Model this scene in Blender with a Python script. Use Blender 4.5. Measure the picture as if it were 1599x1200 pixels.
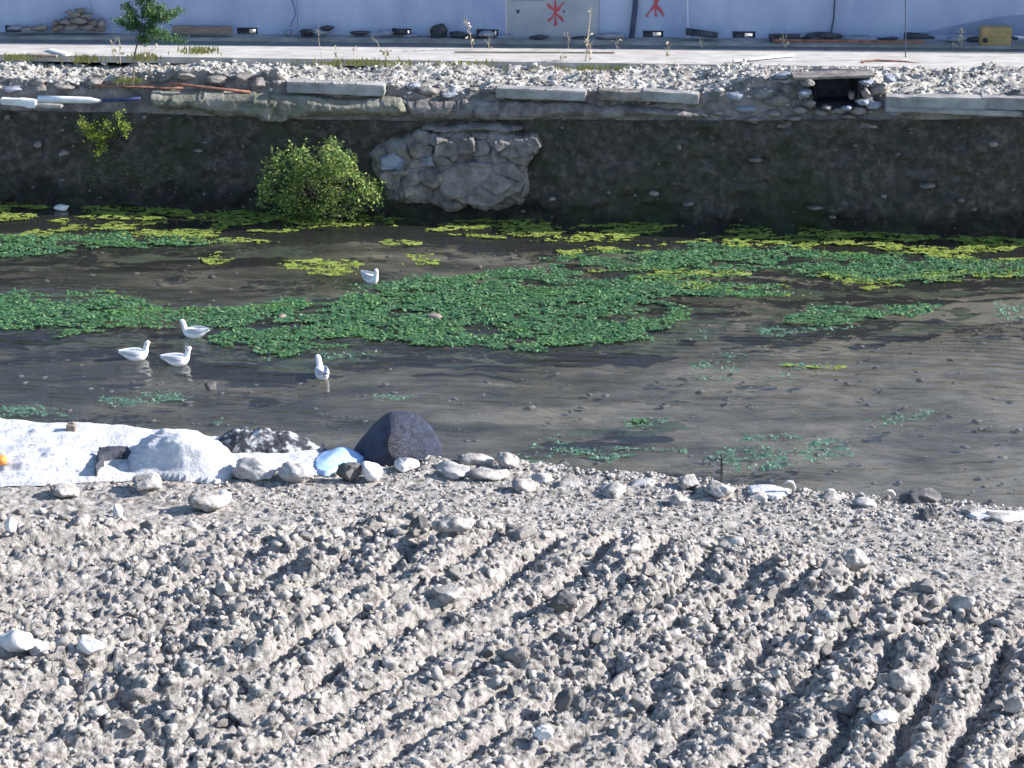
import bpy, bmesh, math, random
import numpy as np
from mathutils import Vector, Matrix

for o in list(bpy.data.objects):
    bpy.data.objects.remove(o)
scene = bpy.context.scene
COL = scene.collection
R = math.radians
rng = np.random.default_rng(7)
random.seed(7)

# ------------------------------------------------------------------ camera
PITCH = R(20.3)
HC = 7.0
FPX = 799.5 / math.tan(R(14.0))
cam_d = bpy.data.cameras.new('camera')
cam_d.sensor_width = 36.0
cam_d.lens = 18.0 / math.tan(R(14.0))
cam_d.clip_start = 0.1
cam_d.clip_end = 3000.0
cam = bpy.data.objects.new('camera', cam_d)
COL.objects.link(cam)
cam.location = (0, 0, HC)
cam.rotation_euler = (R(90) - PITCH, 0, 0)
scene.camera = cam

# ------------------------------------------------------------------ light
SUN_EL = 27.0
SUN_AZ = 4.0            # measured from +X towards +Y
w = bpy.data.worlds.new('World')
scene.world = w
w.use_nodes = True
nt = w.node_tree
nt.nodes.clear()
sky = nt.nodes.new('ShaderNodeTexSky')
sky.sky_type = 'NISHITA'
sky.sun_disc = False
sky.sun_elevation = R(SUN_EL)
sky.sun_rotation = R(90 - SUN_AZ)
sky.altitude = 50
sky.air_density = 1.0
sky.dust_density = 0.6
sky.ozone_density = 2.5
bg = nt.nodes.new('ShaderNodeBackground')
bg.inputs['Strength'].default_value = 0.115
wo = nt.nodes.new('ShaderNodeOutputWorld')
nt.links.new(sky.outputs[0], bg.inputs[0])
nt.links.new(bg.outputs[0], wo.inputs[0])
sd = bpy.data.lights.new('sun', 'SUN')
sd.energy = 5.0
sd.angle = R(0.53)
sd.color = (1.0, 0.945, 0.90)
sun = bpy.data.objects.new('sun', sd)
COL.objects.link(sun)
sv = Vector((math.cos(R(SUN_EL)) * math.cos(R(SUN_AZ)), math.cos(R(SUN_EL)) * math.sin(R(SUN_AZ)), math.sin(R(SUN_EL))))
sun.rotation_euler = sv.to_track_quat('Z', 'Y').to_euler()
sun.location = (20, 5, 20)
vs = scene.view_settings
vs.view_transform = 'Standard'
vs.look = 'None'
vs.exposure = 1.12
vs.gamma = 1.0
scene.render.resolution_x = 1024
scene.render.resolution_y = 768

# ------------------------------------------------------------------ pixel helpers (photo 1599x1200)
cp, sp = math.cos(PITCH), math.sin(PITCH)
def ray(px, py):
    a = np.asarray(px, float) - 799.5
    b = np.asarray(py, float) - 600.0
    return a, FPX * cp - b * sp, -FPX * sp - b * cp
def onz(px, py, z=0.0):
    dx, dy, dz = ray(px, py)
    t = (z - HC) / dz
    return dx * t, dy * t
def ony(px, py, y):
    dx, dy, dz = ray(px, py)
    t = y / dy
    return dx * t, HC + dz * t
def topx(x, y, z):
    d = y * cp + (HC - z) * sp
    u = y * sp + (z - HC) * cp
    return 799.5 + FPX * x / d, 600.0 - FPX * u / d

# ------------------------------------------------------------------ noise
_lat = np.random.default_rng(3).random((256, 256))
def vn(x, y, seed=0):
    x = np.asarray(x, float) + seed * 17.31
    y = np.asarray(y, float) + seed * 9.77
    xi = np.floor(x).astype(int); yi = np.floor(y).astype(int)
    fx = x - xi; fy = y - yi
    fx = fx * fx * (3 - 2 * fx); fy = fy * fy * (3 - 2 * fy)
    a = _lat[xi & 255, yi & 255]; b = _lat[(xi + 1) & 255, yi & 255]
    c = _lat[xi & 255, (yi + 1) & 255]; d = _lat[(xi + 1) & 255, (yi + 1) & 255]
    return (a * (1 - fx) + b * fx) * (1 - fy) + (c * (1 - fx) + d * fx) * fy
def fbm(x, y, oct=4, seed=0):
    s = 0; a = 1; n = 0
    for k in range(oct):
        s = s + a * (vn(x * 2 ** k, y * 2 ** k, seed + k) - 0.5)
        n += a; a *= 0.5
    return s / n * 2
def cells(x, y, seed=0):
    """tilted block height (0..1 + tilt) and edge distance of a jittered cell pattern"""
    x = np.asarray(x, float) + seed * 13.7; y = np.asarray(y, float) + seed * 5.3
    xi = np.floor(x).astype(int); yi = np.floor(y).astype(int)
    d1 = np.full(x.shape, 9.0); d2 = np.full(x.shape, 9.0); h = np.zeros(x.shape)
    for i in (-1, 0, 1):
        for j in (-1, 0, 1):
            a = xi + i; b = yi + j
            jx = _lat[a & 255, b & 255]; jy = _lat[(b + 91) & 255, (a + 37) & 255]
            r = _lat[(a + 11) & 255, (b + 171) & 255]
            gx = _lat[(a + 71) & 255, (b + 7) & 255] - 0.5; gy = _lat[(a + 5) & 255, (b + 131) & 255] - 0.5
            ox = x - a - jx; oy = y - b - jy
            d = np.sqrt(ox * ox + oy * oy)
            hh = r + 1.3 * (gx * ox + gy * oy)
            near = d < d1
            d2 = np.where(near, d1, np.minimum(d2, d))
            h = np.where(near, hh, h)
            d1 = np.where(near, d, d1)
    return h, d2 - d1, d1
def sstep(a, b, t):
    t = np.clip((t - a) / (b - a), 0, 1)
    return t * t * (3 - 2 * t)

# ------------------------------------------------------------------ materials
def mat(name, c1, c2=None, scale=6.0, rough=0.9, bump=0.0, bscale=40.0, c3=None, detail=6.0, spec=0.3, stretch=(1, 1, 1), metal=0.0, trans=0.0):
    m = bpy.data.materials.new(name)
    m.use_nodes = True
    t = m.node_tree
    b = t.nodes['Principled BSDF']
    b.inputs['Roughness'].default_value = rough
    b.inputs['Specular IOR Level'].default_value = spec
    b.inputs['Metallic'].default_value = metal
    tc = t.nodes.new('ShaderNodeTexCoord')
    mp = t.nodes.new('ShaderNodeMapping')
    mp.inputs['Scale'].default_value = stretch
    t.links.new(tc.outputs['Object'], mp.inputs[0])
    if c2 is not None:
        n = t.nodes.new('ShaderNodeTexNoise')
        n.inputs['Scale'].default_value = scale
        n.inputs['Detail'].default_value = detail
        n.inputs['Roughness'].default_value = 0.65
        t.links.new(mp.outputs[0], n.inputs['Vector'])
        r = t.nodes.new('ShaderNodeValToRGB')
        e = r.color_ramp.elements
        e[0].position = 0.36; e[0].color = (*c1, 1)
        e[1].position = 0.64; e[1].color = (*c2, 1)
        if c3 is not None:
            k = r.color_ramp.elements.new(0.5); k.color = (*c3, 1)
        t.links.new(n.outputs['Fac'], r.inputs[0])
        t.links.new(r.outputs[0], b.inputs['Base Color'])
    else:
        b.inputs['Base Color'].default_value = (*c1, 1)
    if bump > 0:
        n2 = t.nodes.new('ShaderNodeTexNoise')
        n2.inputs['Scale'].default_value = bscale
        n2.inputs['Detail'].default_value = 8.0
        n2.inputs['Roughness'].default_value = 0.7
        t.links.new(mp.outputs[0], n2.inputs['Vector'])
        bp = t.nodes.new('ShaderNodeBump')
        bp.inputs['Strength'].default_value = 1.0
        bp.inputs['Distance'].default_value = bump
        t.links.new(n2.outputs['Fac'], bp.inputs['Height'])
        t.links.new(bp.outputs[0], b.inputs['Normal'])
    return m

M = {}
M['soil'] = mat('dry_soil', (0.14, 0.129, 0.119), (0.62, 0.578, 0.537), 18, 0.95, 0.034, 62, c3=(0.42, 0.391, 0.362), detail=14)
M['clod'] = mat('clod_soil', (0.19, 0.176, 0.163), (0.64, 0.60, 0.56), 9, 0.95, 0.02, 50, detail=12)
M['rock'] = mat('grey_stone', (0.28, 0.27, 0.265), (0.55, 0.53, 0.51), 7, 0.85, 0.01, 30)
M['white_rock'] = mat('white_stone', (0.48, 0.465, 0.45), (0.74, 0.72, 0.70), 6, 0.8, 0.006, 25)
M['dark_rock'] = mat('dark_stone', (0.05, 0.05, 0.055), (0.16, 0.155, 0.15), 6, 0.8, 0.01, 30)
M['bed'] = mat('river_mud', (0.012, 0.015, 0.010), (0.175, 0.158, 0.132), 1.3, 0.9, 0.05, 9, c3=(0.08, 0.073, 0.058), detail=10, stretch=(.55, 1.6, 1))
M['wallsoil'] = mat('wall_conglomerate', (0.066, 0.064, 0.054), (0.18, 0.158, 0.14), 9, 0.95, 0.09, 15, c3=(0.098, 0.088, 0.074), detail=14)
M['wallsoil'].name = 'wall_conglomerate'
def tide(m):
    t = m.node_tree; b = t.nodes['Principled BSDF']; src = b.inputs['Base Color'].links[0].from_socket
    tc = t.nodes.new('ShaderNodeTexCoord'); sx = t.nodes.new('ShaderNodeSeparateXYZ'); t.links.new(tc.outputs['Object'], sx.inputs[0])
    n = t.nodes.new('ShaderNodeTexNoise'); n.inputs['Scale'].default_value = 1.3; n.inputs['Detail'].default_value = 8; t.links.new(tc.outputs['Object'], n.inputs['Vector'])
    ad = t.nodes.new('ShaderNodeMath'); ad.operation = 'MULTIPLY_ADD'; ad.inputs[1].default_value = .9; t.links.new(n.outputs['Fac'], ad.inputs[0]); t.links.new(sx.outputs['Z'], ad.inputs[2])
    r = t.nodes.new('ShaderNodeValToRGB'); e = r.color_ramp.elements; e[0].position = .60; e[0].color = (.38, .40, .42, 1); e[1].position = .80; e[1].color = (1, 1, 1, 1)
    t.links.new(ad.outputs[0], r.inputs[0])
    mu = t.nodes.new('ShaderNodeMix'); mu.data_type = 'RGBA'; mu.blend_type = 'MULTIPLY'; mu.inputs['Factor'].default_value = 1
    t.links.new(src, mu.inputs['A']); t.links.new(r.outputs[0], mu.inputs['B'])
    n2 = t.nodes.new('ShaderNodeTexNoise'); n2.inputs['Scale'].default_value = .9; n2.inputs['Detail'].default_value = 14; n2.inputs['Roughness'].default_value = .65; t.links.new(tc.outputs['Object'], n2.inputs['Vector'])
    r2 = t.nodes.new('ShaderNodeValToRGB'); r2.color_ramp.elements[0].position = .48; r2.color_ramp.elements[1].position = .62; r2.color_ramp.elements[1].color = (.7, .7, .7, 1); t.links.new(n2.outputs['Fac'], r2.inputs[0])
    mg = t.nodes.new('ShaderNodeMix'); mg.data_type = 'RGBA'; mg.inputs['B'].default_value = (.055, .078, .038, 1)
    t.links.new(r2.outputs[0], mg.inputs['Factor']); t.links.new(mu.outputs['Result'], mg.inputs['A']); t.links.new(mg.outputs['Result'], b.inputs['Base Color'])
tide(M['wallsoil'])
M['mortar'] = mat('old_mortar', (0.13, 0.135, 0.10), (0.33, 0.315, 0.27), 4.5, 0.95, 0.04, 16, detail=10)
M['masonry'] = mat('masonry_stone', (0.12, 0.11, 0.105), (0.34, 0.31, 0.285), 4.5, 0.95, 0.04, 20, c3=(0.23, 0.21, 0.195), detail=10)
M['bluestone'] = mat('bluish_stone', (0.16, 0.18, 0.22), (0.30, 0.32, 0.38), 4, 0.9, 0.01, 20)
M['concrete'] = mat('concrete', (0.20, 0.20, 0.195), (0.38, 0.37, 0.36), 3, 0.9, 0.005, 40)
M['slab'] = mat('bright_concrete', (0.36, 0.34, 0.315), (0.52, 0.50, 0.47), 3.0, 0.9, 0.006, 30, stretch=(1, 3, 1))
M['rubble'] = mat('rubble_ground', (0.22, 0.20, 0.18), (0.58, 0.56, 0.52), 6, 0.95, 0.025, 30)
M['asphalt'] = mat('dusty_asphalt', (0.12, 0.125, 0.14), (0.20, 0.205, 0.22), 4, 0.95, 0.006, 50)
M['wallblue'] = mat('blue_grey_render', (0.28, 0.34, 0.50), (0.42, 0.48, 0.63), 1.1, 0.8, 0.003, 14, stretch=(1, 1, .45), detail=10)
M['wallgrey'] = mat('grey_render', (0.30, 0.315, 0.36), (0.42, 0.43, 0.46), 1.6, 0.85, 0.004, 14)
M['wallpatch'] = mat('repainted_blue_render', (0.19, 0.24, 0.37), (0.24, 0.29, 0.42), 2, 0.8, 0.003, 14)
M['red'] = mat('red_paint', (0.42, 0.06, 0.09), (0.55, 0.10, 0.13), 30, 0.7)
M['darkmetal'] = mat('dark_blue_metal', (0.03, 0.045, 0.09), (0.06, 0.08, 0.14), 10, 0.6)
M['blackstuff'] = mat('black_debris', (0.025, 0.028, 0.038), (0.075, 0.08, 0.10), 12, 0.8, 0.01, 30)
M['whitepipe'] = mat('white_plastic', (0.62, 0.64, 0.66), (0.78, 0.79, 0.80), 8, 0.5)
M['bluepipe'] = mat('navy_pipe', (0.02, 0.03, 0.09), (0.045, 0.06, 0.16), 8, 0.5)
M['rust'] = mat('rusty_steel', (0.16, 0.075, 0.05), (0.34, 0.16, 0.11), 14, 0.85, 0.003, 60)
M['wood'] = mat('weathered_timber', (0.15, 0.12, 0.10), (0.30, 0.25, 0.21), 8, 0.9, 0.004, 30, stretch=(1, 8, 8))
M['ochre'] = mat('ochre_plastic', (0.27, 0.20, 0.09), (0.36, 0.27, 0.13), 6, 0.5)
M['black'] = mat('black_plastic', (0.02, 0.02, 0.022), None, rough=0.5)
M['bark'] = mat('bark', (0.10, 0.085, 0.07), (0.20, 0.17, 0.14), 20, 0.95, 0.003, 80)
M['drystalk'] = mat('dry_stalk', (0.38, 0.32, 0.22), (0.55, 0.48, 0.35), 20, 0.9)
M['sheet'] = mat('white_sheet', (0.60, 0.61, 0.66), (0.82, 0.82, 0.82), 12, 0.85, 0.05, 22, detail=9)
M['mottle'] = mat('black_white_cloth', (0.02, 0.022, 0.03), (0.75, 0.75, 0.76), 9, 0.85, 0.03, 22, c3=(0.06, 0.065, 0.08), detail=9)
M['shadedbag'] = mat('white_bag_in_blue_shade', (0.30, 0.46, 0.74), (0.42, 0.58, 0.84), 5, 0.7, 0.004, 18)  # blue tone is shade painted into the colour of a white bag
M['orange'] = mat('orange_skin', (0.75, 0.22, 0.05), (0.85, 0.32, 0.08), 12, 0.5)
M['gullwhite'] = mat('white_plumage', (0.80, 0.80, 0.80), None, rough=0.8)
M['gullgrey'] = mat('pale_grey_plumage', (0.40, 0.42, 0.46), (0.60, 0.61, 0.64), 9, 0.8)
M['gulldark'] = mat('dark_feather', (0.05, 0.05, 0.06), None, rough=0.7)
M['bill'] = mat('dark_red_bill', (0.22, 0.05, 0.03), None, rough=0.5)

def leafmat(name, ca, cb, cc=None, rough=0.55, tr=0.35, patch=None):
    m = bpy.data.materials.new(name); m.use_nodes = True
    t = m.node_tree; b = t.nodes['Principled BSDF']
    b.inputs['Roughness'].default_value = rough
    b.inputs['Specular IOR Level'].default_value = 0.25
    g = t.nodes.new('ShaderNodeNewGeometry')
    r = t.nodes.new('ShaderNodeValToRGB')
    r.color_ramp.elements[0].color = (*ca, 1); r.color_ramp.elements[1].color = (*cb, 1)
    if cc:
        k = r.color_ramp.elements.new(0.6); k.color = (*cc, 1)
    t.links.new(g.outputs['Random Per Island'], r.inputs[0])
    out_ = r.outputs[0]
    if patch:
        tc = t.nodes.new('ShaderNodeTexCoord'); n = t.nodes.new('ShaderNodeTexNoise'); n.inputs['Scale'].default_value = 1.1; n.inputs['Detail'].default_value = 6; n.inputs['Roughness'].default_value = .7
        mp = t.nodes.new('ShaderNodeMapping'); mp.inputs['Scale'].default_value = (.8, 2.2, 1); t.links.new(tc.outputs['Object'], mp.inputs[0]); t.links.new(mp.outputs[0], n.inputs['Vector'])
        r2 = t.nodes.new('ShaderNodeValToRGB'); r2.color_ramp.elements[0].position = .50; r2.color_ramp.elements[1].position = .66; t.links.new(n.outputs['Fac'], r2.inputs[0])
        mc = t.nodes.new('ShaderNodeMix'); mc.data_type = 'RGBA'; mc.inputs['B'].default_value = (*patch, 1)
        t.links.new(r2.outputs[0], mc.inputs['Factor']); t.links.new(out_, mc.inputs['A']); out_ = mc.outputs['Result']
    t.links.new(out_, b.inputs['Base Color'])
    tl = t.nodes.new('ShaderNodeBsdfTranslucent')
    t.links.new(out_, tl.inputs[0])
    mx = t.nodes.new('ShaderNodeMixShader'); mx.inputs[0].default_value = tr
    t.links.new(b.outputs[0], mx.inputs[1]); t.links.new(tl.outputs[0], mx.inputs[2])
    t.links.new(mx.outputs[0], t.nodes['Material Output'].inputs[0])
    return m
M['leaf'] = leafmat('bush_leaf', (0.05, 0.13, 0.04), (0.52, 0.56, 0.18), (0.20, 0.30, 0.08))
M['needle'] = leafmat('sapling_leaf', (0.03, 0.09, 0.04), (0.14, 0.23, 0.09))
M['grass'] = leafmat('grass_blade', (0.20, 0.21, 0.07), (0.46, 0.44, 0.20), (0.32, 0.32, 0.10))
M['yelleaf'] = leafmat('yellow_green_weed', (0.16, 0.23, 0.04), (0.42, 0.46, 0.09), (0.28, 0.35, 0.06), patch=(0.15, 0.26, 0.06))
M['greenleaf'] = leafmat('green_weed', (0.035, 0.13, 0.07), (0.24, 0.37, 0.17), (0.09, 0.22, 0.11), patch=(0.12, 0.27, 0.08))
M['tealleaf'] = leafmat('teal_weed', (0.08, 0.20, 0.15), (0.26, 0.38, 0.29), (0.14, 0.28, 0.20))
M['yelmat'] = mat('yellow_green_mat', (0.12, 0.18, 0.03), (0.30, 0.36, 0.08), 9, 0.8, 0.02, 30)
M['greenmat'] = mat('green_mat', (0.03, 0.09, 0.05), (0.12, 0.24, 0.10), 9, 0.8, 0.02, 30)
M['weedshadow'] = mat('painted_weed_shadow', (0.012, 0.022, 0.014), (0.05, 0.07, 0.04), 5, 0.9, 0.02, 20)
M['wallstone'] = mat('dull_wall_stone', (0.05, 0.05, 0.045), (0.20, 0.18, 0.165), 6, 0.95, 0.01, 30)
M['palerubble'] = mat('pale_broken_concrete', (0.34, 0.32, 0.30), (0.66, 0.64, 0.61), 6, 0.9, 0.015, 40)
M['tealmat'] = mat('teal_mat', (0.05, 0.11, 0.075), (0.11, 0.20, 0.14), 9, 0.8, 0.015, 30)

# water: clear surface, fresnel mirror + tinted see-through
def watermat():
    m = bpy.data.materials.new('canal_water'); m.use_nodes = True
    t = m.node_tree; t.nodes.remove(t.nodes['Principled BSDF'])
    out = t.nodes['Material Output']
    gl = t.nodes.new('ShaderNodeBsdfGlossy'); gl.inputs['Roughness'].default_value = 0.03
    gl.inputs['Color'].default_value = (1, 1, 1, 1)
    tr = t.nodes.new('ShaderNodeBsdfTransparent'); tr.inputs['Color'].default_value = (0.96, 0.97, 0.94, 1)
    df = t.nodes.new('ShaderNodeBsdfDiffuse'); df.inputs['Color'].default_value = (0.17, 0.165, 0.15, 1)
    mx0 = t.nodes.new('ShaderNodeMixShader'); mx0.inputs[0].default_value = 0.11
    t.links.new(tr.outputs[0], mx0.inputs[1]); t.links.new(df.outputs[0], mx0.inputs[2])
    fr = t.nodes.new('ShaderNodeFresnel'); fr.inputs['IOR'].default_value = 1.42
    tc = t.nodes.new('ShaderNodeTexCoord'); mp = t.nodes.new('ShaderNodeMapping')
    mp.inputs['Scale'].default_value = (5.0, 14.0, 1.0)
    n = t.nodes.new('ShaderNodeTexNoise'); n.inputs['Scale'].default_value = 1.0; n.inputs['Detail'].default_value = 3.0
    t.links.new(tc.outputs['Object'], mp.inputs[0]); t.links.new(mp.outputs[0], n.inputs['Vector'])
    bp = t.nodes.new('ShaderNodeBump'); bp.inputs['Distance'].default_value = 0.006
    t.links.new(n.outputs['Fac'], bp.inputs['Height'])
    for nd in (gl, fr):
        t.links.new(bp.outputs[0], nd.inputs['Normal'])
    mx = t.nodes.new('ShaderNodeMixShader')
    ge = t.nodes.new('ShaderNodeNewGeometry'); sb = t.nodes.new('ShaderNodeMath'); sb.operation = 'SUBTRACT'; sb.inputs[0].default_value = 1.0
    t.links.new(ge.outputs['Backfacing'], sb.inputs[1])
    mm = t.nodes.new('ShaderNodeMath'); mm.operation = 'MULTIPLY'; t.links.new(fr.outputs[0], mm.inputs[0]); t.links.new(sb.outputs[0], mm.inputs[1])
    t.links.new(mm.outputs[0], mx.inputs[0]); t.links.new(mx0.outputs[0], mx.inputs[1]); t.links.new(gl.outputs[0], mx.inputs[2])
    t.links.new(mx.outputs[0], out.inputs[0])
    return m
M['water'] = watermat()

# ------------------------------------------------------------------ object helpers
def tag(o, label=None, cat=None, group=None, kind=None):
    if label: o['label'] = label
    if cat: o['category'] = cat
    if group: o['group'] = group
    if kind: o['kind'] = kind
    return o
def fast_mesh(name, V, F):
    me = bpy.data.meshes.new(name)
    V = np.asarray(V, np.float32); F = np.asarray(F, np.int32)
    k = F.shape[1]
    me.vertices.add(len(V)); me.vertices.foreach_set('co', V.ravel())
    me.loops.add(F.size); me.loops.foreach_set('vertex_index', F.ravel())
    me.polygons.add(len(F)); me.polygons.foreach_set('loop_start', np.arange(len(F), dtype=np.int32) * k)
    me.update(calc_edges=True); me.validate()
    return me
def obj(name, V, F, m, parent=None, smooth=False):
    me = fast_mesh(name, V, F) if isinstance(F, np.ndarray) else bpy.data.meshes.new(name)
    if not isinstance(F, np.ndarray):
        me.from_pydata([tuple(v) for v in V], [], F); me.update()
    me.materials.append(m)
    if smooth:
        me.polygons.foreach_set('use_smooth', np.ones(len(me.polygons), bool))
    o = bpy.data.objects.new(name, me)
    COL.objects.link(o)
    if parent: o.parent = parent
    return o
def empty(name, loc, rz=0.0):
    o = bpy.data.objects.new(name, None); COL.objects.link(o)
    o.location = loc; o.rotation_euler = (0, 0, rz); o.empty_display_size = 0.1
    return o
def grid_faces(nx, ny, mask=None):
    i, j = np.meshgrid(np.arange(nx - 1), np.arange(ny - 1), indexing='ij')
    if mask is not None:
        i = i[mask]; j = j[mask]
    a = (i * ny + j).ravel(); b = ((i + 1) * ny + j).ravel()
    return np.stack([a, b, b + 1, a + 1], 1)
def compact(V, F):
    u, inv = np.unique(F, return_inverse=True)
    return V[u], inv.reshape(F.shape)

class MB:
    def __init__(s): s.V = []; s.F = []; s.n = 0
    def add(s, V, F):
        V = [tuple(v) for v in V]
        s.V += V; s.F += [tuple(int(i) + s.n for i in f) for f in F]; s.n += len(V)
        return s
    def box(s, c, size, rot=None, bev=0.0):
        bm = bmesh.new(); bmesh.ops.create_cube(bm, size=1.0)
        for v in bm.verts: v.co = Vector((v.co.x * size[0], v.co.y * size[1], v.co.z * size[2]))
        if bev > 0: bmesh.ops.bevel(bm, geom=bm.edges[:], offset=bev, segments=2, affect='EDGES', profile=0.5)
        if rot is not None: bmesh.ops.transform(bm, matrix=rot.to_4x4(), verts=bm.verts[:])
        bm.verts.ensure_lookup_table()
        V = [v.co + Vector(c) for v in bm.verts]; F = [[v.index for v in f.verts] for f in bm.faces]
        bm.free(); return s.add(V, F)
    def tube(s, pts, rad, seg=8, cap=True):
        pts = [Vector(p) for p in pts]
        if not hasattr(rad, '__len__'): rad = [rad] * len(pts)
        V = []; F = []
        for i, p in enumerate(pts):
            d = (pts[min(i + 1, len(pts) - 1)] - pts[max(i - 1, 0)]).normalized()
            a = d.cross(Vector((0, 0, 1)))
            if a.length < 0.05: a = d.cross(Vector((0, 1, 0)))
            a.normalize(); b = d.cross(a)
            for k in range(seg):
                t = 2 * math.pi * k / seg
                V.append(p + a * math.cos(t) * rad[i] + b * math.sin(t) * rad[i])
        for i in range(len(pts) - 1):
            for k in range(seg):
                k2 = (k + 1) % seg
                F.append([i * seg + k, i * seg + k2, (i + 1) * seg + k2, (i + 1) * seg + k])
        if cap:
            F.append(list(range(seg))[::-1]); F.append([(len(pts) - 1) * seg + k for k in range(seg)])
        return s.add(V, F)
    def build(s, name, m, parent=None, smooth=False):
        return obj(name, s.V, s.F, m, parent, smooth)

# ------------------------------------------------------------------ rocks
def ico(sub):
    bm = bmesh.new(); bmesh.ops.create_icosphere(bm, subdivisions=sub, radius=1.0)
    V = np.array([v.co[:] for v in bm.verts]); F = np.array([[v.index for v in f.verts] for f in bm.faces])
    bm.free(); return V, F
ICO = {k: ico(k) for k in (1, 2, 3, 4)}
def rockv(sub, seed, cuts=9, depth=0.72, rough=0.06):
    r = np.random.default_rng(seed)
    V = ICO[sub][0].copy()
    for _ in range(cuts):
        n = r.normal(size=3); n /= np.linalg.norm(n)
        d = r.uniform(depth - 0.15, depth + 0.15)
        e = np.maximum(0, V @ n - d)
        V -= e[:, None] * n
    nz = fbm(V[:, 0] * 2.2 + V[:, 2], V[:, 1] * 2.2 - V[:, 2] * 1.3, 4, seed % 50)
    V *= (1 + rough * 3 * nz)[:, None]
    if rough > .085:
        V *= (1 + r.normal(0, rough * (.9 if sub < 3 else .33), len(V)))[:, None]
    return V
def rotm(r):
    q = r.normal(size=4); q /= np.linalg.norm(q); a, b, c, d = q
    return np.array([[1 - 2 * (c * c + d * d), 2 * (b * c - a * d), 2 * (b * d + a * c)],
                     [2 * (b * c + a * d), 1 - 2 * (b * b + d * d), 2 * (c * d - a * b)],
                     [2 * (b * d - a * c), 2 * (c * d + a * b), 1 - 2 * (b * b + c * c)]])
def scatter(name, pts, sizes, m, sub=1, seed=0, flat=0.75, cuts=8, rough=0.08, kind='stuff', **kw):
    r = np.random.default_rng(seed)
    var = [rockv(sub, seed * 100 + k, cuts + 4, .6, rough=rough) for k in range(20)]
    F0 = ICO[sub][1]; nv = len(var[0])
    Vs = []; 
    for i, (p, s) in enumerate(zip(pts, sizes)):
        A = var[r.integers(20)] * (s * np.array([r.uniform(.75, 1.25), r.uniform(.7, 1.1), r.uniform(.6, 1.0)]))
        A = A @ rotm(r).T
        A[:, 2] *= flat
        Vs.append(A + p)
    V = np.concatenate(Vs)
    F = (F0[None] + (np.arange(len(pts)) * nv)[:, None, None]).reshape(-1, 3)
    o = obj(name, V, F, m)
    tag(o, kind=kind, **kw)
    return o
def rock(name, loc, size, m, seed, label=None, cat='stone', group=None, sub=3, cuts=9, rough=0.06, rz=0.0, parent=None, smooth=False, tilt=(0, 0)):
    V = rockv(sub, seed, cuts, rough=rough) * np.array(size)
    if tilt != (0, 0):
        V = V @ np.array(Matrix.Rotation(tilt[0], 3, 'X') @ Matrix.Rotation(tilt[1], 3, 'Y')).T
    o = obj(name, V, ICO[sub][1], m, parent, smooth)
    o.location = loc; o.rotation_euler = (0, 0, rz)
    if label: tag(o, label, cat, group)
    return o

def inpoly(px, py, poly):
    r = np.zeros(np.shape(px), bool)
    n = len(poly)
    for i in range(n):
        x1, y1 = poly[i]; x2, y2 = poly[(i + 1) % n]
        if y1 == y2: continue
        c = ((y1 > py) != (y2 > py)) & (px < (x2 - x1) * (py - y1) / (y2 - y1) + x1)
        r ^= c
    return r

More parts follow.
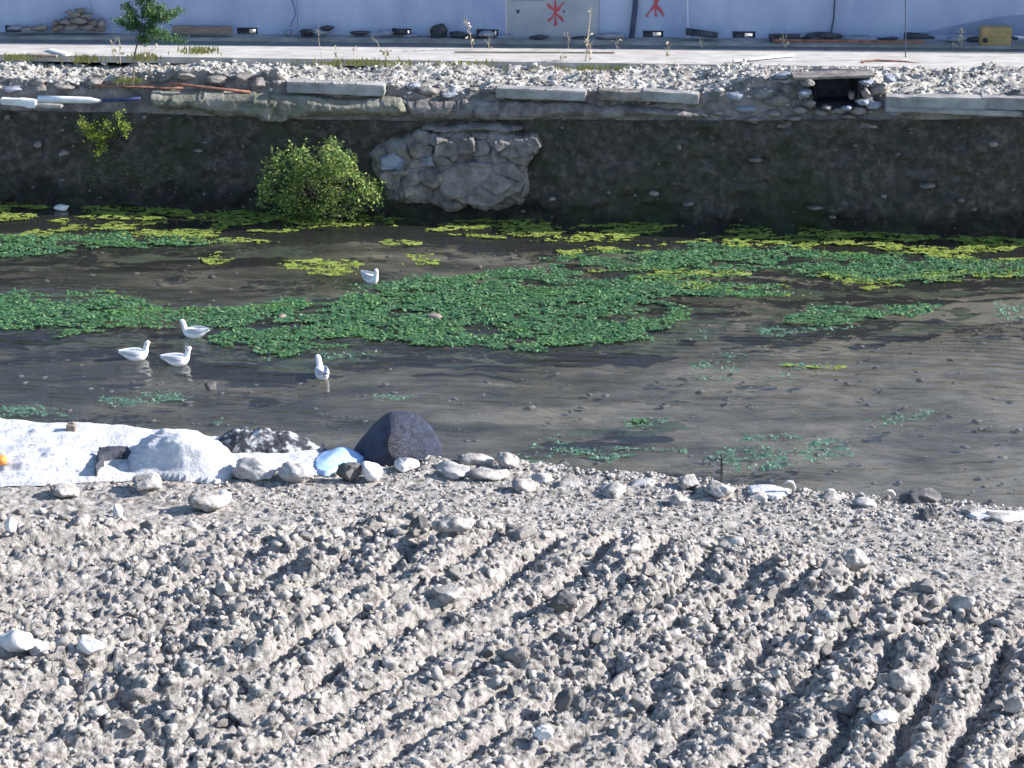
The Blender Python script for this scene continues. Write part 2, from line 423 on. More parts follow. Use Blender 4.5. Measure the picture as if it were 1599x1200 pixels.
# ================================================================== NEAR BANK
SH = [(-400, 640), (0, 664), (150, 676), (340, 692), (560, 724), (680, 728), (800, 730), (900, 742), (1000, 750), (1100, 760), (1200, 776), (1300, 780), (1400, 788), (1500, 794), (1599, 806), (2000, 850)]
shx, shy = onz(np.array([p[0] for p in SH]), np.array([p[1] for p in SH]), 0.05)
FL = [(-400, 810), (0, 822), (400, 826), (650, 815), (900, 835), (1100, 850), (1250, 872), (1400, 905), (1599, 950), (2000, 1050)]
flx, fly = onz(np.array([p[0] for p in FL]), np.array([p[1] for p in FL]), 0.15)
def shore(x): return np.interp(x, shx, shy) + 0.07 * fbm(x * 1.3, x * 0 + 3.1, 3, 5)
def field(x): return np.interp(x, flx, fly)
def bank(x, y):
    x = np.asarray(x, float); y = np.asarray(y, float)
    s = shore(x) - y                      # distance inland
    z = -0.45 + 0.50 * sstep(-0.55, 0.0, s) + 0.07 * sstep(-0.02, 0.10, s) + 0.015 * np.clip(s, 0, 30)
    band = sstep(-0.1, 0.15, s)
    f = field(x) - y
    fm = sstep(-0.25, 0.45, f)
    # shore strip: layered, small stones
    h1, e1, d1 = cells(x * 4.2, y * 7.0, 2)
    h2, e2, d2 = cells(x * 12, y * 17, 4)
    strip = 0.028 * fbm(x * 1.5, y * 3.5, 4, 8) + 0.018 * h1 * sstep(0, .25, e1) + 0.016 * h2 * sstep(0, .2, e2)
    z = z + band * strip
    lip = band * sstep(.55, .1, s) * sstep(-.2, .35, fbm(x * 1.1, y * 0 + 7, 3, 33))
    hl, el, dl = cells(x * 5.5 + .5 * fbm(x * 4, y * 4, 2, 34), y * 6.5, 35)
    z = z + lip * (.03 + .07 * hl * sstep(0, .3, el)) * sstep(-1.6, -.9, x)
    # dug field: diagonal ridges
    ang = np.radians(51 + 2.0 * x)
    wx = x + 0.25 * fbm(x * 0.5, y * 0.5, 2, 11); wy = y + 0.25 * fbm(x * 0.5, y * 0.5, 2, 12)
    u = wx * np.sin(ang) - (wy - 14) * np.cos(ang)
    v = wx * np.cos(ang) + (wy - 14) * np.sin(ang)
    am = 0.25 + 1.3 * vn(u * 1.1, v * 0.6, 21)
    ridge = np.abs(np.sin(math.pi * u / 0.37 + 1.9 * fbm(v * 0.8, u * 0.4, 3, 14)))
    ridge = sstep(0.10, 0.8, ridge)
    lug = np.abs(np.sin(math.pi * v / 0.19 + 2 * fbm(u * 2, v, 2, 15)))
    g1, q1, _ = cells(x * 3.4 + .4 * fbm(x * 3, y * 3, 2, 1), y * 3.4, 6)
    g2, q2, _ = cells(x * 8.5, y * 8.5, 7)
    g3, q3, _ = cells(x * 20, y * 20, 8)
    g4, q4, _ = cells(x * 42, y * 42, 9)
    rough = sstep(.25, .62, vn(x * 0.8 + 5, y * 0.8, 31) * .6 + vn(u * 1.9, v * .5, 32) * .4)
    z = z + fm * (0.02 + 0.125 * am * ridge + 0.012 * lug * ridge
                  + 0.06 * rough * g1 * sstep(0, .25, q1) + (0.014 + 0.026 * rough) * g2 * sstep(0, .22, q2)
                  + 0.018 * g3 * sstep(0, .35, q3) + 0.008 * g4 + 0.05 * fbm(x * 1.1, y * 1.1, 3, 9))
    return z

xs = np.arange(-6.6, 6.6, 0.014); ys = np.arange(10.9, 18.9, 0.014)
X, Y = np.meshgrid(xs, ys, indexing='ij')
Z = bank(X, Y)
V = np.stack([X, Y, Z], -1).reshape(-1, 3)
F = grid_faces(len(xs), len(ys))
fm_ = Z > -0.42
keep = (fm_[:-1, :-1] | fm_[1:, 1:])
F = grid_faces(len(xs), len(ys), keep)
V, F = compact(V, F)
o = obj('near_bank_ground', V, F, M['soil']); tag(o, kind='structure')
# the bank goes on beyond the detailed ground (coarser)
def coarse(x0, x1, y0, y1, st):
    a = np.arange(x0, x1 + st, st); b = np.arange(y0, y1 + st, st)
    A, B = np.meshgrid(a, b, indexing='ij')
    C = bank(A, B) * (1.0) - 0.03
    return np.stack([A, B, C], -1).reshape(-1, 3), grid_faces(len(a), len(b))
mbv = []; mbf = []; n = 0
for a in ((-16, -6.4, 3, 19, 0.08), (6.4, 16, 3, 19, 0.08), (-6.6, 6.6, 3, 11.0, 0.06)):
    v, f = coarse(*a); mbv.append(v); mbf.append(f + n); n += len(v)
v = np.array([(-400, -400, 0.1), (400, -400, 0.1), (400, 3.1, 0.1), (-400, 3.1, 0.1), (-400, 3, 0.1), (-15.9, 3, 0.1), (-15.9, 17.3, 0.0), (-400, 20, 0.0), (15.9, 3, 0.1), (400, 3, 0.1), (400, 10, 0.0), (15.9, 15.0, 0.0)], float)
mbv.append(v); mbf.append(np.array([(0, 1, 2, 3), (4, 5, 6, 7), (8, 9, 10, 11)]) + n)
o = obj('outer_bank_ground', np.concatenate(mbv), np.concatenate(mbf), M['soil']); tag(o, kind='structure')

# clods -----------------------------------------------------------------
def infield(n, seed, y0=11.0, y1=17.6):
    r = np.random.default_rng(seed)
    x = r.uniform(-6.4, 6.4, n); y = r.uniform(y0, y1, n)
    k = field(x) - y > r.uniform(-0.35, 0.25, n)
    k &= np.abs(x) < 1.0 + y * 0.29
    d = vn(x * 0.8 + 5, y * 0.8, 31) * .6 + r.uniform(0, .5, n)
    k &= d > 0.42
    return x[k], y[k]
x, y = infield(26000, 1)
s = 0.014 + 0.03 * np.random.default_rng(2).random(len(x)) ** 2.2
scatter('soil_crumbs', np.stack([x, y, bank(x, y) + s * .1], 1), s, M['clod'], 1, 3, rough=0.16)
x, y = infield(4600, 4)
s = 0.035 + 0.035 * np.random.default_rng(5).random(len(x)) ** 2
scatter('small_soil_clods', np.stack([x, y, bank(x, y) + s * .1], 1), s, M['clod'], 2, 6, rough=0.13)
protos = []
for k in range(14):
    V = rockv(3, 900 + k, 15, 0.58, 0.11) * np.array([1.35, 1.0, 0.72])
    me = fast_mesh('soil_clod', V, ICO[3][1]); me.materials.append(M['clod'])
    protos.append(me)
x, y = infield(3000, 8, 11.6)
r = np.random.default_rng(9)
n = 0
for i in range(len(x)):
    px, py = topx(x[i], y[i], 0.2)
    if not (5 < px < 1594 and py < 1195): continue
    o = bpy.data.objects.new('soil_clod', protos[i % 14]); COL.objects.link(o)
    s = r.uniform(0.04, 0.07) if r.random() < .8 else r.uniform(0.07, 0.105)
    o.scale = (s, s * r.uniform(.8, 1.1), s * r.uniform(.8, 1.2))
    o.rotation_euler = (r.uniform(-.5, .5), r.uniform(-.5, .5), r.uniform(0, 6.28))
    o.location = (x[i], y[i], float(bank(x[i], y[i])) + s * .12)
    tag(o, 'lumpy grey clod of dried soil lying among the others in the dug foreground', 'clod', 'clods of soil in the dug foreground')
    n += 1
    if n >= 240: break

# shore pebbles
r = np.random.default_rng(12)
x = r.uniform(-6.2, 6.2, 9000); y = shore(x) - 0.02 - r.random(9000) ** 1.4 * 1.5
k = y > field(x) - .3; x, y = x[k], y[k]
s = 0.010 + 0.028 * r.random(len(x)) ** 3
scatter('shore_pebbles', np.stack([x, y, bank(x, y) + s * .2], 1), s, M['clod'], 1, 13, flat=.6, rough=0.08)
r = np.random.default_rng(14)
x = r.uniform(-1.3, 6.0, 420); y = shore(x) - 0.0 - r.random(420) ** 1.2 * .4
s = 0.012 + 0.035 * r.random(len(x)) ** 3
scatter('waterline_stones', np.stack([x, y, bank(x, y) + s * .05], 1), s, M['clod'], 2, 15, flat=.7, rough=0.12)

def groundrock(px, py, wpx, hpx, m, seed, label, name='stone', cat='stone', sub=3, z0=0.14, sink=.25, deep=.8, group=None, tilt=(0, 0), cuts=9, rough=.06, smooth=False):
    """rock whose picture centre is at px,py with picture size wpx x hpx"""
    x, y = onz(px, py + hpx * .35, z0)
    sc = FPX / (y * cp + HC * sp)
    a = wpx / sc / 2; c = hpx / sc / 2 * 1.02
    z = float(bank(x, y))
    return rock(name, (float(x), float(y), z + c * (1 - sink)), (a, a * deep, c), m, seed, label, cat, group, sub, cuts, rough, 0.0, None, smooth, tilt)

big = [
 (400, 738, 74, 36, 'rock', 'smooth grey boulder between the white sheet and the brown-grey boulder'),
 (462, 741, 54, 38, 'rock', 'rounded brown-grey boulder touching the left edge of the blue-shaded bag'),
 (578, 741, 40, 34, 'white_rock', 'pale rock in front of the dark net-covered mound, at its left foot'),
 (634, 730, 46, 24, 'white_rock', 'flat white rock in front of the middle of the dark mound'),
 (545, 742, 40, 34, 'dark_rock', 'dark grey rough stone just right of the blue-shaded bag'),
 (232, 762, 60, 30, 'rock', 'light grey crumbly stone under the blue shaded fold of the sheet'),
 (320, 790, 64, 34, 'clod', 'pale oval stone on the shore below the left boulder'),
 (352, 784, 26, 26, 'white_rock', 'small white upright stone below the left boulder'),
 (100, 772, 50, 22, 'rock', 'flattened grey stone at the lower edge of the white sheet'),
 (1075, 757, 44, 24, 'white_rock', 'white stone at the water edge, left of the long white fabric strip'),
 (1120, 770, 52, 20, 'white_rock', 'low white stone lying next to the long white fabric strip'),
 (1060, 785, 36, 18, 'white_rock', 'small white stone inland of the white stones at the water edge'),
 (1450, 806, 40, 24, 'dark_rock', 'dark oval stone half buried in the shore right of the black stone'),
 (1440, 773, 68, 22, 'dark_rock', 'black wet stone at the right part of the water line'),
 (30, 1042, 60, 56, 'white_rock', 'largest white boulder at the left edge of the dug field'),
 (62, 1040, 40, 46, 'white_rock', 'white boulder leaning on the largest one at the left edge'),
 (142, 1052, 62, 36, 'white_rock', 'white flat stone right of the white boulders in the field'),
 (20, 855, 24, 40, 'white_rock', 'white pointed stone standing at the upper left of the dug field'),
 (712, 857, 80, 34, 'rock', 'broad light slab of dry earth at the top middle of the dug field'),
 (800, 840, 30, 36, 'dark_rock', 'upright dark wedge stone in the strip above the dug field'),
 (655, 838, 30, 40, 'dark_rock', 'tilted dark flat stone in the strip left of the upright wedge'),
 (1330, 885, 60, 50, 'rock', 'grey angular rock at the upper right of the dug field'),
 (1412, 953, 46, 20, 'dark_rock', 'dark flat stone in the right of the dug field'),
 (1262, 971, 30, 14, 'white_rock', 'small white oval pebble in the right of the dug field'),
 (1400, 1095, 80, 56, 'rock', 'large pale block in the lower right of the dug field'),
 (1380, 1160, 50, 22, 'white_rock', 'flat white stone below the large pale block'),
 (1580, 1140, 40, 44, 'rock', 'grey block at the lower right edge of the dug field'),
 (350, 930, 36, 34, 'rock', 'grey block with a bright right face, in the left of the dug field'),
 (346, 1085, 36, 36, 'dark_rock', 'dark cube-like clod in the lower left of the dug field'),
 (700, 958, 62, 34, 'rock', 'light rock with a shaded left side, in the middle of the dug field'),
 (880, 965, 50, 44, 'dark_rock', 'grey slanted stone in the middle of the dug field'),
 (880, 1115, 40, 50, 'dark_rock', 'upright dark stone with bright edge in the lower middle'),
 (848, 1170, 40, 34, 'white_rock', 'white angular stone at the bottom middle of the field'),
 (1500, 960, 50, 34, 'rock', 'grey tilted stone near the right edge of the dug field'),
 (1140, 852, 60, 22, 'rock', 'long pale flat stone at the top edge of the dug field'),
]
for i, (px, py, wp, hp, m, lab) in enumerate(big):
    if m == 'rock' and py > 745: m = 'clod'
    if m == 'white_rock' and px > 1000 and py < 840: m = 'clod'
    if py > 800: wp *= .85; hp *= .85
    if wp > 45 or 'dark' in m or 'white' in m or True:
        groundrock(px, py, wp, hp, M[m], 300 + i * 7, lab, sub=4 if wp > 30 else 3, rough=0.07 if 'white' in m else .10, cuts=13,
                   z0=.12 if py < 830 else .2, smooth=(i < 2))
# ledge of broken rocks right of the dark mound
r = np.random.default_rng(44)
led = [(700, 724, 50, 22), (745, 717, 60, 24), (790, 722, 36, 30), (712, 738, 50, 22), (760, 740, 60, 22), (815, 758, 46, 22), (850, 742, 40, 16), (890, 750, 46, 18), (960, 762, 60, 24), (1000, 752, 46, 18), (1180, 772, 40, 18), (1300, 774, 40, 18), (1350, 782, 44, 18), (1520, 796, 40, 16), (1560, 804, 50, 18)]
for i, (px, py, wp, hp) in enumerate(led):
    groundrock(px, py, wp, hp, M['clod'] if i % 3 else M['rock'], 700 + i, 'broken grey ledge rock along the water edge right of the dark mound', group='ledge rocks along the water edge', cuts=14, rough=.13, sink=.45 if px < 850 else .75)

# ================================================================== WATER, BED
gulls = [ # waterline px,py, heading (radians, 0 = +X), head turn
 (303, 526, R(172), 'white gull swimming towards the left, nearest the weed of the left group'),
 (213, 561, R(8), 'white gull swimming towards the right, leftmost of the group on the left'),
 (278, 569, R(4), 'white gull swimming towards the right, between the leftmost gull and the lone one'),
 (503, 590, R(108), 'white gull swimming away alone in open water, seen from behind'),
 (579, 441, R(-48), 'white gull floating alone at the far edge of the green weed'),
]
gpos = [(float(a), float(b)) for a, b in (onz(g[0], g[1], 0.0) for g in gulls)]
xs = np.arange(-9, 9, 0.02); ys = np.arange(14.2, 26.6, 0.02)
X, Y = np.meshgrid(xs, ys, indexing='ij')
PX, PY = topx(X, Y, 0 * X)
calm = 0.16 + 0.84 * np.clip(sstep(700, 100, PX) * sstep(420, 560, PY) + sstep(690, 745, PY) + .25 * sstep(480, 540, PY), 0, 1)
W = 0.008 * fbm(X * 1.3, Y * 3.0, 3, 40) + 0.010 * sstep(700, 100, PX) * sstep(430, 520, PY) * fbm(X * 2.2 + Y, Y * 6.5, 3, 46) + 0.014 * fbm(X * 3.5 + Y, Y * 9, 3, 41) * calm
W = W + 0.0060 * calm * np.sin((Y * 1.0 + 0.12 * X + 0.5 * fbm(X * .5, Y * .5, 2, 42)) * 2 * math.pi / 0.16) * (0.5 + fbm(X * .7, Y * .9, 2, 43))
for (gx, gy) in gpos:
    d = np.sqrt((X - gx) ** 2 + (Y - gy) ** 2)
    W = W * (1 - .65 * np.exp(-(d / .7) ** 2)) + 0.0028 * np.exp(-d / 0.55) * np.sin(d * 2 * math.pi / 0.13) * sstep(0.05, .2, d)
mx_, my_ = onz(620, 715, 0)
d = np.sqrt((X - mx_) ** 2 + (Y - my_) ** 2)
W = W + 0.004 * np.exp(-d / 1.0) * np.sin(d * 2 * math.pi / 0.11)
edge = np.minimum(np.minimum(X + 9, 8.98 - X), np.minimum(Y - 14.2, 26.58 - Y))
W *= sstep(0, .6, edge)
V = np.stack([X, Y, W], -1).reshape(-1, 3)
F = grid_faces(len(xs), len(ys))
base = len(V)
x1, y1 = xs[-1], ys[-1]
V = np.concatenate([V, [(-150, 0.0, 0), (-9, 0.0, 0), (-9, 60.0, 0), (-150, 60, 0), (x1, 0.0, 0), (150, 0.0, 0), (150, 60, 0), (x1, 60, 0)]])
F = np.concatenate([F, [(base, base + 1, base + 2, base + 3), (base + 4, base + 5, base + 6, base + 7)]])
o = obj('water', V, F, M['water'], smooth=True); tag(o, kind='structure')
xs = np.arange(-9, 9, 0.05); ys = np.arange(14, 26, 0.05)
X, Y = np.meshgrid(xs, ys, indexing='ij')
Z = -0.22 + 0.05 * fbm(X * .8, Y * 1.2, 4, 50) + 0.02 * fbm(X * 5, Y * 7, 2, 51)
V = np.stack([X, Y, Z], -1).reshape(-1, 3); F = grid_faces(len(xs), len(ys)); base = len(V)
V = np.concatenate([V, [(-150, -5, -.45), (150, -5, -.45), (150, 60, -.45), (-150, 60, -.45)]])
F = np.concatenate([F, [(base, base + 1, base + 2, base + 3)]])
_t = M['bed'].node_tree; _n = [q for q in _t.nodes if q.bl_idname == 'ShaderNodeTexNoise'][0]; _r = [q for q in _t.nodes if q.bl_idname == 'ShaderNodeValToRGB'][0]
_tc = [q for q in _t.nodes if q.bl_idname == 'ShaderNodeTexCoord'][0]; _sx = _t.nodes.new('ShaderNodeSeparateXYZ'); _t.links.new(_tc.outputs['Object'], _sx.inputs[0])
_ma = _t.nodes.new('ShaderNodeMath'); _ma.operation = 'MULTIPLY_ADD'; _ma.inputs[1].default_value = 0.021; _t.links.new(_sx.outputs['X'], _ma.inputs[0]); _t.links.new(_n.outputs['Fac'], _ma.inputs[2]); _t.links.new(_ma.outputs[0], _r.inputs[0])  # light lost in deeper water at left is painted into the bed colour
o = obj('river_bed', V, F, M['bed']); tag(o, kind='structure')
# bed stones
r = np.random.default_rng(61)
x = r.uniform(-7, 7, 2200); y = r.uniform(15.5, 24.5, 2200)
s = 0.012 + .045 * r.random(2200) ** 3
scatter('stones_on_the_river_bed', np.stack([x, y, np.full(2200, -.21)], 1), s * 1.3, M['dark_rock'], 1, 62, flat=.3)

# floating weed -----------------------------------------------------------
weed = {
 'yellow': [
  [(-80, 322), (60, 316), (250, 318), (400, 328), (560, 338), (650, 346), (600, 354), (400, 364), (200, 364), (60, 348), (-80, 346)],
  [(-60, 358), (150, 354), (330, 360), (430, 376), (440, 386), (300, 376), (100, 372), (-60, 372)],
  [(285, 408), (330, 398), (372, 402), (350, 414), (300, 416)], [(436, 414), (500, 403), (575, 413), (530, 430), (460, 430)],
  [(640, 362), (700, 346), (860, 340), (1010, 345), (1080, 356), (1000, 374), (860, 382), (740, 374)],
  [(1000, 384), (1150, 356), (1300, 357), (1700, 376), (1700, 412), (1450, 406), (1300, 396), (1100, 384)],
  [(1200, 424), (1340, 430), (1420, 440), (1370, 454), (1320, 440)], [(890, 424), (1000, 416), (1190, 430), (1250, 460), (1100, 452), (980, 442)],
  [(600, 378), (665, 376), (660, 392), (610, 390)], [(850, 392), (960, 380), (1060, 384), (1000, 400), (880, 408)], [(430, 340), (600, 345), (620, 356), (480, 360)], [(1390, 432), (1560, 420), (1640, 428), (1500, 440)], [(1100, 422), (1230, 420), (1220, 430), (1120, 430)], [(480, 455), (560, 448), (560, 460), (500, 468)], [(1200, 566), (1320, 568), (1310, 575), (1210, 574)],
  [(640, 402), (690, 398), (680, 410), (645, 410)], [(170, 455), (210, 457), (200, 466), (170, 464)]],
 'green': [
  [(-80, 364), (150, 362), (350, 368), (440, 380), (300, 388), (100, 394), (30, 402), (-80, 400)],
  [(820, 408), (980, 388), (1150, 382), (1300, 392), (1450, 400), (1700, 408), (1700, 430), (1480, 436), (1400, 446), (1250, 434), (1100, 427), (950, 420)],
  [(340, 548), (300, 532), (345, 508), (320, 490), (480, 456), (640, 433), (800, 420), (950, 420), (1200, 438), (1240, 458), (1150, 466), (1040, 470), (1110, 500), (1010, 538), (850, 552), (600, 542), (430, 556)],
  [(-80, 458), (180, 453), (230, 468), (300, 478), (400, 480), (400, 505), (330, 515), (240, 520), (100, 528), (-80, 514)],
  [(1205, 504), (1260, 482), (1400, 474), (1474, 480), (1450, 497), (1300, 510), (1240, 510)], [(940, 658), (990, 640), (1040, 654), (1000, 664)]],
 'teal': [
  [(140, 624), (280, 606), (310, 620), (220, 644), (150, 636)], [(945, 660), (990, 642), (1060, 656), (1000, 670)],
  [(1100, 722), (1130, 698), (1200, 682), (1355, 706), (1250, 720), (1180, 732), (1130, 730)], [(860, 694), (1070, 688), (1070, 702), (880, 704)],
  [(1345, 670), (1400, 655), (1495, 641), (1475, 656), (1400, 674)], [(-80, 636), (30, 640), (120, 656), (-80, 668)], [(1560, 474), (1700, 470), (1700, 500), (1570, 500)],
  [(1110, 562), (1180, 548), (1300, 566), (1240, 578)], [(1000, 540), (1100, 515), (1110, 530), (1010, 552)], [(720, 700), (1000, 706), (980, 720), (760, 714)], [(560, 612), (640, 616), (620, 626), (560, 622)], [(860, 670), (940, 666), (960, 682), (870, 684)], [(1060, 576), (1200, 572), (1230, 590), (1100, 592)], [(1180, 512), (1330, 508), (1300, 520), (1180, 522)], [(430, 560), (600, 556), (560, 568), (450, 570)], [(330, 660), (360, 652), (330, 676)], [(1230, 640), (1330, 644), (1300, 652)]]}
g = 0.022
xs = np.arange(-9, 9, g); ys = np.arange(15.5, 26.0, g)
X, Y = np.meshgrid(xs, ys, indexing='ij')
PX, PY = topx(X, Y, 0 * X)
sc = 0.45 + (PY - 320) / 400
WPX = PX + 34 * fbm(X * 1.5, Y * 2, 3, 70); WPY = PY + 15 * sc * fbm(X * 1.8, Y * 3.2, 4, 71)
nz = fbm(X * 2.2, Y * 4.2, 4, 73)
for kind, thr, mm, lm, den, lw in (('yellow', -.10, 'yelmat', 'yelleaf', .9, .020), ('green', -.30, 'greenmat', 'greenleaf', 1.0, .023), ('teal', -.12, 'tealmat', 'tealleaf', .6, .018)):
    mask = np.zeros(X.shape, bool)
    for P in weed[kind]: mask |= inpoly(WPX, WPY, P)
    K = 14; er = mask.copy(); dist = np.zeros(X.shape)
    for _ in range(K):
        dist += er
        e = er.copy(); e[1:] &= er[:-1]; e[:-1] &= er[1:]
        e[:, 1:] &= er[:, :-1]; e[:, :-1] &= er[:, 1:]; er = e
    rag = fbm(X * 4.5, Y * 11, 4, 76) * .75 + .45 * fbm(X * 1.5, Y * 4, 2, 78)
    gap = fbm(X * 11, Y * 22, 3, 79)
    m2 = mask & (nz > thr) & (rag > {'green': .24, 'yellow': -.22, 'teal': -.2}[kind] - {'green': .95, 'yellow': .5, 'teal': .3}[kind] * dist / K) & (gap > {'green': -.26, 'yellow': -.2, 'teal': -.12}[kind])
    zz = 0.005 + 0.012 * fbm(X * 6, Y * 9, 3, 74) + (0.010 if kind != 'teal' else -0.004)
    if kind == 'yellow': zz = zz + .002
    V = np.stack([X, Y, zz], -1).reshape(-1, 3)
    F = grid_faces(len(xs), len(ys), m2[:-1, :-1] & (fbm(X * 9, Y * 14, 2, 75)[:-1, :-1] > (-.35 if kind != 'teal' else .05)))
    V, F = compact(V, F)
    o = obj(kind + '_weed_mat', V, F, M[mm], smooth=True); tag(o, kind='stuff')
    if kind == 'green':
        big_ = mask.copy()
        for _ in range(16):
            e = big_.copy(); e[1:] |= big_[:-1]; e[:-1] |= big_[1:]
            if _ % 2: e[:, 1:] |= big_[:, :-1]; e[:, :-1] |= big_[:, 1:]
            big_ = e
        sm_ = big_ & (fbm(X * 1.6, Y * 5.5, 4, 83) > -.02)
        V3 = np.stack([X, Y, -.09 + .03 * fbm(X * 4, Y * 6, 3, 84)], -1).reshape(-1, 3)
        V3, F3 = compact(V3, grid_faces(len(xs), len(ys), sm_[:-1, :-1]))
        o = obj('weed_shadow_sheet', V3, F3, M['weedshadow'], smooth=True); tag(o, kind='stuff')  # dark sheet below the surface, painted as the shadow around the green weed
    # leaves
    ii, jj = np.nonzero(m2)
    r = np.random.default_rng(80)
    k = r.random(len(ii)) < den * (.7 if kind == 'yellow' else 1)
    px_, py_ = X[ii[k], jj[k]], Y[ii[k], jj[k]]
    n = len(px_); print('weed', kind, n)
    st_ = r.random(n) < .07
    px_ = px_ + r.uniform(-g, g, n) + st_ * r.normal(0, .16, n); py_ = py_ + r.uniform(-g, g, n) + st_ * r.normal(0, .07, n)
    a = r.uniform(0, 2 * math.pi, n); L = lw * r.uniform(.5, 1.5, n); t = r.normal(0, .33, n); t2 = r.normal(0, .33, n)
    ca, sa = np.cos(a), np.sin(a)
    z0 = 0.014 + r.random(n) * (.014 if kind == 'green' else .006)
    P0 = np.stack([px_, py_, z0], 1)
    U = np.stack([ca * np.cos(t), sa * np.cos(t), np.sin(t)], 1) * L[:, None]
    Wd = np.stack([-sa * np.cos(t2), ca * np.cos(t2), np.sin(t2)], 1) * (L * .45)[:, None]
    V = np.stack([P0 - U, P0 + Wd, P0 + U, P0 - Wd], 1).reshape(-1, 3)
    V[:, 2] = np.maximum(V[:, 2], 0.004)
    F = np.arange(4 * n).reshape(-1, 4)
    o = obj(kind + '_weed_leaves', V, F, M[lm]); tag(o, kind='stuff')

# ================================================================== GULLS
def make_gull(loc, heading, label, headturn=0.0, first=[None]):
    root = empty('gull', loc, heading)
    tag(root, label, 'gull', 'gulls swimming on the canal')
    # spine: (x, z, halfwidth, halfheight)
    sp_ = [(-0.205, .078, .006, .004), (-0.19, .076, .022, .008), (-0.15, .066, .036, .020), (-0.10, .048, .056, .042), (-0.04, .036, .070, .058), (0.02, .034, .074, .062),
           (0.07, .042, .066, .060), (0.10, .062, .050, .048), (0.115, .090, .034, .034), (0.120, .118, .030, .030), (0.127, .142, .032, .032), (0.138, .162, .034, .032), (0.153, .167, .029, .026), (0.167, .163, .016, .014), (0.172, .161, .006, .005)]
    def build(sp_, seg=16):
        V = []; F = []
        for i, (a, z, hw, hh) in enumerate(sp_):
            a0, z0 = sp_[max(i - 1, 0)][:2]; a1, z1 = sp_[min(i + 1, len(sp_) - 1)][:2]
            d = Vector((a1 - a0, 0, z1 - z0)).normalized(); up = Vector((-d.z, 0, d.x))
            for k in range(seg):
                t = 2 * math.pi * k / seg
                p = Vector((a, 0, z)) + Vector((0, 1, 0)) * math.cos(t) * hw + up * math.sin(t) * hh
                V.append(p)
        for i in range(len(sp_) - 1):
            for k in range(seg):
                k2 = (k + 1) % seg
                F.append([i * seg + k, (i + 1) * seg + k, (i + 1) * seg + k2, i * seg + k2])
        F.append(list(range(seg))); F.append([(len(sp_) - 1) * seg + k for k in range(seg)][::-1])
        return V, F
    V, F = build(sp_)
    if headturn:
        Rm = Matrix.Rotation(headturn, 3, 'Z')
        V2 = []
        for v in V:
            t = min(1, max(0, (v.z - .08) / .05))
            if v.x > .06 and t > 0:
                q = Vector((v.x - .12, v.y, v.z)); q2 = Matrix.Rotation(headturn * t, 3, 'Z') @ q
                v = Vector((q2.x + .12, q2.y, q2.z))
            V2.append(v)
        V = V2
    b = obj('body', V, F, M['gullwhite'], root, True)
    md = b.modifiers.new('s', 'SUBSURF'); md.levels = md.render_levels = 1
    def T(p):
        if not headturn: return Vector(p)
        q = Matrix.Rotation(headturn, 3, 'Z') @ Vector((p[0] - .12, p[1], p[2])); return Vector((q.x + .12, q.y, q.z))
    for s in (-1, 1):
        wv = []; wf = []
        prof = [(.075, .060, .018), (.04, .072, .030), (-.02, .073, .036), (-.08, .066, .032), (-.14, .045, .022), (-.19, .028, .010), (-.235, .012, .004)]
        for (a, yy, hh) in prof:
            zc = .072 + max(0, -a - .05) * .16
            for k in range(8):
                t = 2 * math.pi * k / 8
                wv.append((a, s * (yy - .010 + .010 * math.cos(t)) - s * .008 * (math.sin(t) > 0), zc + hh * math.sin(t)))
        for i in range(len(prof) - 1):
            for k in range(8):
                k2 = (k + 1) % 8
                wf.append([i * 8 + k, i * 8 + k2, (i + 1) * 8 + k2, (i + 1) * 8 + k])
        wf.append(list(range(8))[::-1]); wf.append([48 + k for k in range(8)])
        wing = obj('wing', wv, wf, M['gullgrey'], root, True)
        tip = MB(); tip.tube([(-.205, s * .022, .104), (-.235, s * .012, .112), (-.262, s * .006, .117)], [.007, .006, .002], 6)
        tip.build('wing_tip', M['gulldark'], wing)
        e = MB(); c = T((.147, s * .029, .170)); V_, F_ = ICO[1]
        e.add([Vector(v) * .0042 + c for v in V_.tolist()], F_.tolist()); e.build('eye', M['gulldark'], root)
        e = MB(); c = T((.122, s * .031, .160)); e.add([Vector((v[0] * .006, v[1] * .003, v[2] * .008)) + c for v in V_.tolist()], F_.tolist()); e.build('ear_spot', M['gulldark'], root)
    bl = MB(); bl.tube([T((.164, 0, .162)), T((.185, 0, .160)), T((.200, 0, .156)), T((.205, 0, .151))], [.007, .0055, .004, .001], 8)
    bl.build('bill', M['bill'], root, True)
    return root
for i, (gx, gy) in enumerate(gpos):
    o = make_gull((gx, gy, 0.0), gulls[i][2], gulls[i][3], [0, 0, 0, .5, -.6][i])
    s = [.98, 1.0, .98, 1.05, .98][i]; o.scale = (s * .86, s * .86, s * 1.02)

